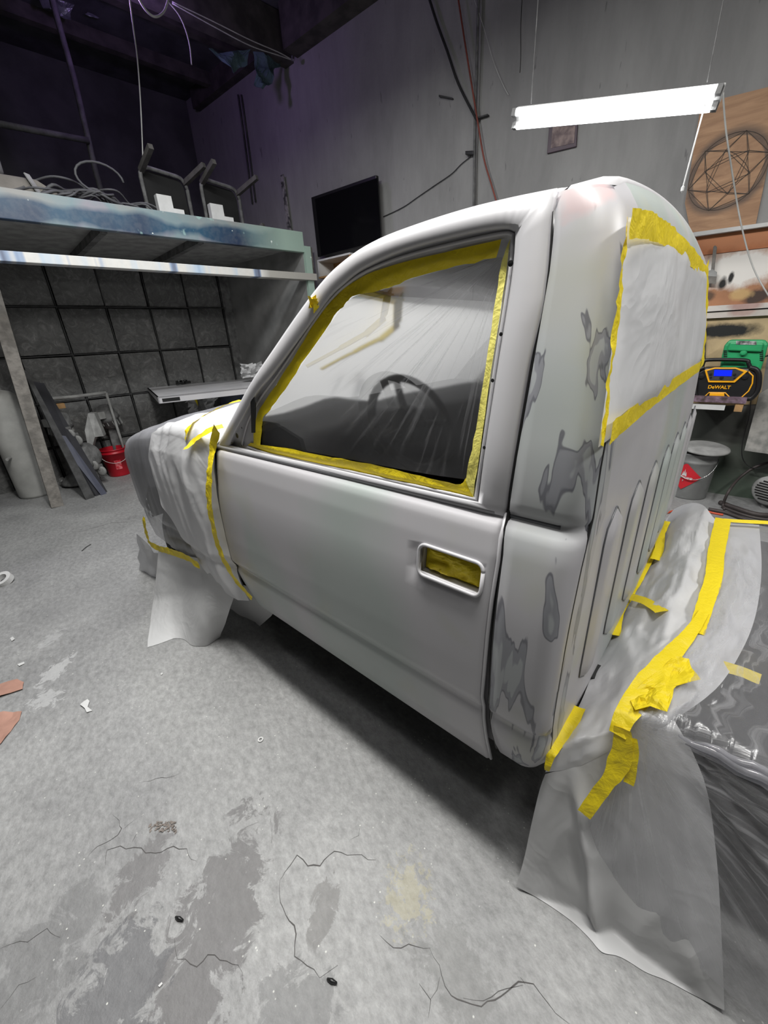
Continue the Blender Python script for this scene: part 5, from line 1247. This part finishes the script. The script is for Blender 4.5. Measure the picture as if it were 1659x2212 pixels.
q = onZ(372, 828, zp+.012); mk('tape_roll', M().lathe([(.045, -.012), (.085, -.012), (.085, .012), (.045, .012), (.045, -.012)], q+Vector((0, 0, .012)), (0, 0, 1), 28).out(), M_TAPE, None, 'yellow tape roll lying on the white painted panel', 'tape roll', bevel=.001)
g = M(); q = onZ(394, 830, zp+.01)
for k in range(6): g.tube(cr([q+Vector((random.uniform(-.05, .05), random.uniform(-.09, .09), random.uniform(.005, .05))) for _ in range(5)], 4), .009, 6)
g.box(q+Vector((0, .07, .02)), (.05, .09, .035), rz=.4).box(q+Vector((0, -.05, .03)), (.05, .06, .05), rz=.9)
mk('tool_strap', g.out(), M_BLACK, None, 'tangled black tool and strap beside the tape roll on the panel', 'tool')
for (x, y, l, sd_) in ((438, 876, 'crumpled clear film with yellow tape hanging below the panel', 1), (545, 800, 'crumpled film heap at the far end of the panel', 2)):
    q = onX(x, y, -5.6); mk('film_scrap', M().grid(lambda u, v: q+Vector((.10*nz((u*3, v*3, sd_), 1.5), (u-.5)*.34, (.5-v)*.2))+Vector((1, .3, .5))*.09*nz((u*4, v*4, sd_), 1.7), 12, 9).out(), M_PAPER_FLAT, None, l, 'plastic film')
q = onX(428, 862, -5.55)
mk('tape_scrap', M().beam(onX(420, 858, -5.5), onX(432, 880, -5.5), .03, .002).out(), M_TAPE, None, 'yellow tape strip hanging below the white painted panel', 'tape')
db = onX(520, 880, -6.15); db.z = 0
t = grp('drum', db, 'blue grey drum standing behind the white painted panel', 'drum')
mk('drum_body', M().lathe([(0, 0), (.27, 0), (.28, .01), (.27, .3), (.283, .31), (.283, .33), (.27, .34), (.27, .6), (.283, .61), (.283, .63), (.27, .64), (.275, .93), (.285, .94), (.285, .96), (.26, .96), (.26, .94), (0, .94)], db, n=36).out(), pm('blue_drum', (.07, .09, .15, 1), .45, col2=(.12, .13, .15, 1), scale=3), t, smooth=True)
mk('drum_sleeve', M().lathe([(.286, .5), (.292, .52), (.292, .62), (.286, .64)], db, n=30).out(), M_DUSTL, t, smooth=True)
# ------------------------------------------------------------------ on the deck of the booth
DZ = 2.646
def dk(x, y, xx): return onX(x, y, xx)
CS = 1.22; M_CHAIRW = pm('old_chair_wood', (.085, .08, .075, 1), .8, var=.2, scale=14)
def chair(x0, y0, lab, rz):
    """wooden chair lying on its back: legs point at the room and up"""
    o = Vector((x0, y0, DZ)); t = grp('wooden_chair', o, lab, 'chair', None); M_WOODG = M_CHAIRW
    R3 = Matrix.Rotation(rz, 3, 'Z')
    W = lambda p: o+R3@(Vector(p)*CS)
    # local: +x towards the room, y sideways, z up; seat underside faces the room
    q = [W((0, .21*math.cos(a) if abs(math.cos(a)) < .9 else .2*math.copysign(1, math.cos(a)), .24+.2*math.sin(a))) for a in [2*math.pi*k/20 for k in range(20)]]
    def rr(hw, hz_, r_, x_): 
        o2 = []
        for cy2, cz2, a0 in ((hw-r_, hz_-r_, 0), (-hw+r_, hz_-r_, 90), (-hw+r_, -hz_+r_, 180), (hw-r_, -hz_+r_, 270)):
            for k in range(5): a = math.radians(a0+22.5*k); o2.append(W((x_, cy2+r_*math.cos(a), .26+cz2+r_*math.sin(a))))
        return o2
    mk('seat', M().prism(rr(.20, .20, .07, -.02), R3@Vector((-.03, 0, 0))).out(), M_BLACKMATT, t)
    ring_ = rr(.215, .215, .08, 0); mk('seat_frame', M().tube(ring_+[ring_[0]], .02, 6).out(), M_DUST, t, smooth=True)
    for s_, z_ in ((-1, .44), (1, .44), (-1, .06), (1, .06)):
        mk('leg', M().beam(W((0, s_*.2, z_)), W((.26, s_*.24, z_+.09)), .045, .045).out(), M_WOODG, t)
    mk('stretcher', M().beam(W((.12, -.21, .10)), W((.12, .21, .10)), .02, .03).out(), M_WOODG, t)
    for s_ in (-1, 0, 1): mk('back_slat', M().beam(W((-.03, s_*.10, .03)), W((-.45, s_*.10, .03)), .04, .015).out(), M_WOODG, t)
    for s_ in (-1, 1): mk('back_post', M().beam(W((-.03, s_*.2, .04)), W((-.48, s_*.19, .06)), .035, .035).out(), M_WOODG, t)
c1 = dk(365, 425, -5.35); c2 = dk(475, 440, -5.35)
chair(-5.38, c1.y, 'dark seated wooden chair lying on the deck, nearer the cable pile', .25)
chair(-5.38, c2.y+.05, 'dark seated wooden chair lying on the deck, nearer the wall pipes', .25)
for x, y, l in ((352, 428, 'white stepped foam block in front of the left chair'), (465, 447, 'white stepped foam block in front of the right chair')):
    q = dk(x, y, -4.99); q.z = DZ; mk('foam_block', M().box(q+Vector((0, 0, .13)), (.07, .14, .26)).box(q+Vector((0, .12, .08)), (.07, .10, .16)).out(), M_WHITE, None, l, 'block')
# box, jar, plank, cables
q = dk(30, 360, -5.2); q.z = DZ
mk('fabric_case', M().prism([q+Vector(p) for p in ((.15, -.3, 0), (.15, .28, 0), (.12, .26, .16), (.05, .12, .27), (.05, -.3, .27))], (-.35, 0, 0)).out(), pm('dusty_brown_fabric', (.20, .185, .165, 1), .85, var=.15), None, 'dusty brown case at the left end of the deck', 'case', bevel=.02)
mk('case_strap', M().beam(q+Vector((.16, .14, .02)), q+Vector((.07, .06, .29)), .05, .01).out(), M_DUSTL, None, 'pale strap over the dusty brown case', 'strap')
mk('glass_jar', M().lathe([(0, 0), (.09, 0), (.11, .03), (.115, .16), (.08, .21), (.07, .24), (.08, .25), (0, .25)], q+Vector((-.1, -.18, .28)), n=20).out(), pm('cloudy_jar', (.25, .25, .25, 1), .2, col2=(.08, .08, .08, 1)), None, 'cloudy jar standing on the dusty brown case', 'jar', smooth=True)
a = dk(85, 392, -5.1); b = dk(190, 402, -5.0)
a.z = DZ+.03; b.z = DZ+.03
mk('plank', M().beam(a, b+Vector((0, .1, 0)), .14, .05).out(), pm('reddish_plank', rgb(96, 62, 48), .8), None, 'reddish brown plank under the cable pile', 'plank')
cab_c = dk(180, 385, -5.25); cab_c.z = DZ
for k in range(13):
    y0_ = cab_c.y+random.uniform(-.75, -.3); y1_ = cab_c.y+random.uniform(.3, 1.05); xs = -5.12+random.uniform(-.1, .12); n = 9
    hh = random.uniform(.08, .34)
    pts = [Vector((xs+.07*math.sin(j*1.9+k), lerp(y0_, y1_, j/n), DZ+.03+hh*math.sin(math.pi*min(1, (j/n)*.9+.08))*(1-.35*j/n)+.02*math.sin(j*2.7+k*1.3))) for j in range(n+1)]
    mk('cable', M().tube(cr(pts, 4), random.choice((.008, .010, .013)), 6).out(), M_ROPE, None, 'loose grey cable in the pile on the deck', 'cable', 'tangled cables piled on the deck', smooth=True)
lp = dk(215, 380, -5.05); mk('cable_loop', M().tube([lp+Vector((0, .19*math.cos(a), .12*math.sin(a)-.02)) for a in [math.pi*2*k/22 for k in range(19)]], .010, 6).out(), M_ROPE, None, 'single curled cable loop at the front of the pile', 'cable', smooth=True)
# pipes, cords and torn insulation overhead
mk('steel_pipe', M().tube([onX(118, 20, -6.3)*1.0+Vector((0, 0, .6)), onX(118, 20, -6.3), onX(160, 170, -6.3), onX(207, 372, -6.3), onX(207, 372, -6.3)*Vector((1, 1, 0)).x if False else Vector((-6.3, onX(207, 372, -6.3).y+.02, 2.65))], .03, 8).out(), M_DUSTD, None, 'dark upright pipe rising behind the cable pile', 'pipe', smooth=True)
mk('steel_pipe', M().tube([onX(-30, 262, -6.25), onX(90, 285, -6.25), onX(192, 304, -6.25)], .03, 8).out(), M_DUSTD, None, 'dark level pipe meeting the upright pipe above the deck', 'pipe', smooth=True)
def air(name, pts, dist, r_, mat, lab, cat):
    P3 = []
    for x, y in pts:
        q = onX(x, y, dist); P3.append(q)
    return mk(name, M().tube(cr(P3, 6), r_, 6).out(), mat, None, lab, cat, smooth=True)
air('white_string', [(278, -20), (288, 60), (297, 130), (304, 230), (309, 350)], -5.2, .006, M_WHITEC, 'long white cord hanging straight down to the deck', 'cord')
air('white_string', [(362, 2), (385, 30), (400, 62), (410, 100), (414, 140)], -5.2, .006, M_WHITEC, 'short white cord end curving down from the beam', 'cord')
air('hanging_rope', [(294, -15), (312, 18), (334, 36), (354, 25), (366, -10)], -5.2, .010, M_WHITEC, 'looped rope hanging at the top beside the violet light', 'rope')
for k, l in enumerate(('upper wire stretched along the ceiling beam', 'lower wire stretched along the ceiling beam')):
    pts = [onX(x, y+k*5*math.sin((x-367)/85.0), -5.45) for x, y in ((372, 4+k*3), (460, 46+k*6), (540, 86+k*8), (600, 112+k*5), (634, 131))]
    mk('beam_wire', M().tube(cr(pts, 5), .006, 5).out(), M_WHITEC, None, l, 'wire', smooth=True)
mk('hook', M().lathe([(0, 0), (.025, .01), (.025, .04), (0, .05)], onX(633, 132, -5.42), n=10).out(), M_CHROME, None, 'small metal hook at the end of the beam wires', 'hook')
def rag(name, px, dist, mat, lab, cat, sd_, amp=.05):
    if name == 'torn_foil': dist = onZ(sum(p[0] for p in px)/len(px), sum(p[1] for p in px)/len(px), 5.09).x
    B3 = [onX(x, y, dist) for x, y in px]; c = sum(B3, Vector())/len(B3); Bc = []
    n_ = len(B3); 
    for i in range(n_):
        for k in range(4): q = lerp(B3[i], B3[(i+1) % n_], k/4); Bc.append(q+Vector((0, nz(q, 9, sd_), nz(q, 9, sd_+1)))*.03)
    v = []; N = len(Bc)
    for j in range(6):
        for p in Bc: q = lerp(p, c, j/5.3); v.append(q+Vector((1, .2, 0))*amp*ridge(q, 4, sd_))
    f = [(j*N+i, j*N+(i+1) % N, (j+1)*N+(i+1) % N, (j+1)*N+i) for j in range(5) for i in range(N)]+[tuple(5*N+i for i in range(N))]
    return mk(name, (v, f), mat, None, lab, cat, solid=.004)
rag('torn_insulation', [(445, 108), (480, 112), (534, 112), (532, 140), (512, 148), (503, 160)], -5.75, M_TEALSHEET, 'blue grey insulation flap, pointed, left of the pair at the beam', 'insulation', 1)
rag('torn_insulation', [(547, 112), (570, 108), (608, 124), (604, 142), (590, 150), (584, 180), (560, 198), (545, 184), (552, 150)], -5.7, M_TEALSHEET, 'blue grey insulation flap, rounded, hanging below the beam end', 'insulation', 2)
rag('torn_foil', [(470, 84), (500, 98), (540, 112), (528, 118), (490, 112), (474, 98)], -5.72, M_FOIL, 'crumpled foil strip above the pointed insulation flap', 'foil', 3)
rag('torn_foil', [(322, 200), (345, 208), (400, 232), (402, 240), (372, 242), (345, 228)], -6.6, M_FOIL, 'shiny foil shred hanging over the corner of the deck', 'foil', 4)
rag('torn_foil', [(222, 168), (240, 180), (268, 198), (262, 200), (232, 184)], -6.6, M_FOIL, 'thin dull foil shred left of the white cord', 'foil', 5)
rag('torn_foil', [(78, -10), (158, -10), (160, 15), (152, 42), (130, 30), (95, 22)], -5.9, M_FOIL, 'crumpled bright foil at the top left corner', 'foil', 6)
rag('torn_foil', [(183, 30), (192, 30), (214, 42), (211, 45)], -5.9, M_FOIL, 'narrow bright foil sliver under the violet light', 'foil', 7, .01)
rag('torn_foil', [(548, 8), (560, 18), (585, 30), (588, 38), (568, 42), (580, 62), (618, 72), (610, 80), (570, 68), (556, 44)], -5.2, M_FOIL, 'hooked foil shred near the long wall and ceiling', 'foil', 8, .02)
rag('torn_foil', [(480, -8), (530, -8), (532, 10), (500, 14)], -5.2, M_FOIL, 'dull foil patch at the top beside the beam', 'foil', 9, .03)
# purlins of the ceiling
for y in (1.2, 2.6, 3.9):
    pass
for x in (-7.3, -6.4, -4.4, -3.0): mk('ceiling_joist', M().box((x, .6, 5.08), (.10, 7.2, .14)).out(), M_BEAM, None, kind='structure')
# ------------------------------------------------------------------ litter on the floor
def scrap(name, px, mat, lab, cat, h=.004, curl=.012, sd_=0, **k):
    B3 = [onZ(x, y, .001) for x, y in px]; n = len(B3); c = sum(B3, Vector())/n; v = []; N = n*4; Bc = [lerp(B3[i], B3[(i+1) % n], k_/4) for i in range(n) for k_ in range(4)]
    for j in range(4):
        for p in Bc: q = lerp(p, c, j/3.4); v.append(Vector((q.x, q.y, .002+curl*abs(nz(q, 12, sd_)))))
    f = [(j*N+i, j*N+(i+1) % N, (j+1)*N+(i+1) % N, (j+1)*N+i) for j in range(3) for i in range(N)]+[tuple(3*N+i for i in range(N))]
    return mk(name, (v, f), mat, None, lab, cat, solid=.001, **k)
M_PEACH = pm('peach_sandpaper', rgb(168, 128, 112), .85, var=.1, scale=9)
scrap('sandpaper_scrap', [(-60, 1520), (-60, 1492), (0, 1478), (38, 1468), (52, 1474), (50, 1490), (0, 1507)], M_PEACH, 'peach sandpaper piece, the farther of the two at the left edge', 'sandpaper', sd_=1, curl=.02)
scrap('sandpaper_scrap', [(-60, 1660), (-60, 1560), (10, 1540), (48, 1538), (42, 1556), (4, 1606)], M_PEACH, 'peach sandpaper piece, the nearer of the two at the left edge', 'sandpaper', sd_=2, curl=.02)
for i, (px, l) in enumerate((([(174, 1524), (190, 1512), (194, 1516), (189, 1532), (200, 1536), (188, 1540), (184, 1532)], 'torn white paper scrap right of the sandpaper pieces'),
    ([(22, 1379), (28, 1376), (33, 1382), (26, 1386)], 'tiny square white scrap near the left edge'), ([(38, 1436), (52, 1430), (54, 1434), (42, 1440)], 'small curled white scrap behind the farther sandpaper'),
    ([(347, 1456), (351, 1453), (352, 1457), (348, 1459)], 'tiny white crumb on the open floor'), ([(342, 2130), (350, 2122), (352, 2126), (345, 2133)], 'small pale chip near the bottom of the stained floor'))):
    scrap('paper_scrap', px, M_WHITE, l, 'paper scrap', sd_=i, curl=.01)
q = onZ(563, 1598, .002); mk('washer', M().lathe([(.006, 0), (.0115, 0), (.0115, .003), (.006, .003), (.006, 0)], q, n=18).out(), M_WHITE, None, 'tiny white ring lying on the open floor', 'washer')
for x, y, l in ((387, 1985, 'dark pebble on the stained floor'), (717, 2120, 'dark screw lying near the lower cracks')):
    q = onZ(x, y, .004); mk('small_debris', M().tube([q+Vector((-.012, -.006, 0)), q+Vector((.0, .0, .003)), q+Vector((.012, .007, 0))], [.003, .0055, .003], 8).out(), M_BLACK, None, l, 'debris', smooth=True)
g = M().tube(cr([onZ(x, y, .004) for x, y in ((177, 1190), (186, 1182), (196, 1176))], 4), .004, 5); mk('twig', g.out(), M_DUSTD, None, 'short dark stick on the floor left of the wheel skirt', 'stick')
g = M()
for k in range(60):
    q = onZ(350+random.uniform(-26, 30), 1787+random.uniform(-12, 10), .002); a = random.uniform(0, 6); e_ = Vector((math.cos(a), math.sin(a), 0))*random.uniform(.003, .008); nn = Vector((-e_.y, e_.x, 0))*.6
    g.add([q-e_, q+nn, q+e_+Vector((0, 0, .004)), q-nn], [(0, 1, 2, 3)])
mk('paint_flakes', g.out(), pm('flake_brown', (.22, .19, .17, 1), .8), None, 'patch of brown paint flakes lifting from the floor', 'flakes', kind='stuff')
q = onZ(6, 1252, .03); mk('tape_roll', M().lathe([(.035, -.02), (.06, -.02), (.06, .02), (.035, .02), (.035, -.02)], q, (.3, -.3, .9), 28).out(), [M_WHITE], None, 'white tape roll lying at the left edge of the floor', 'tape roll')
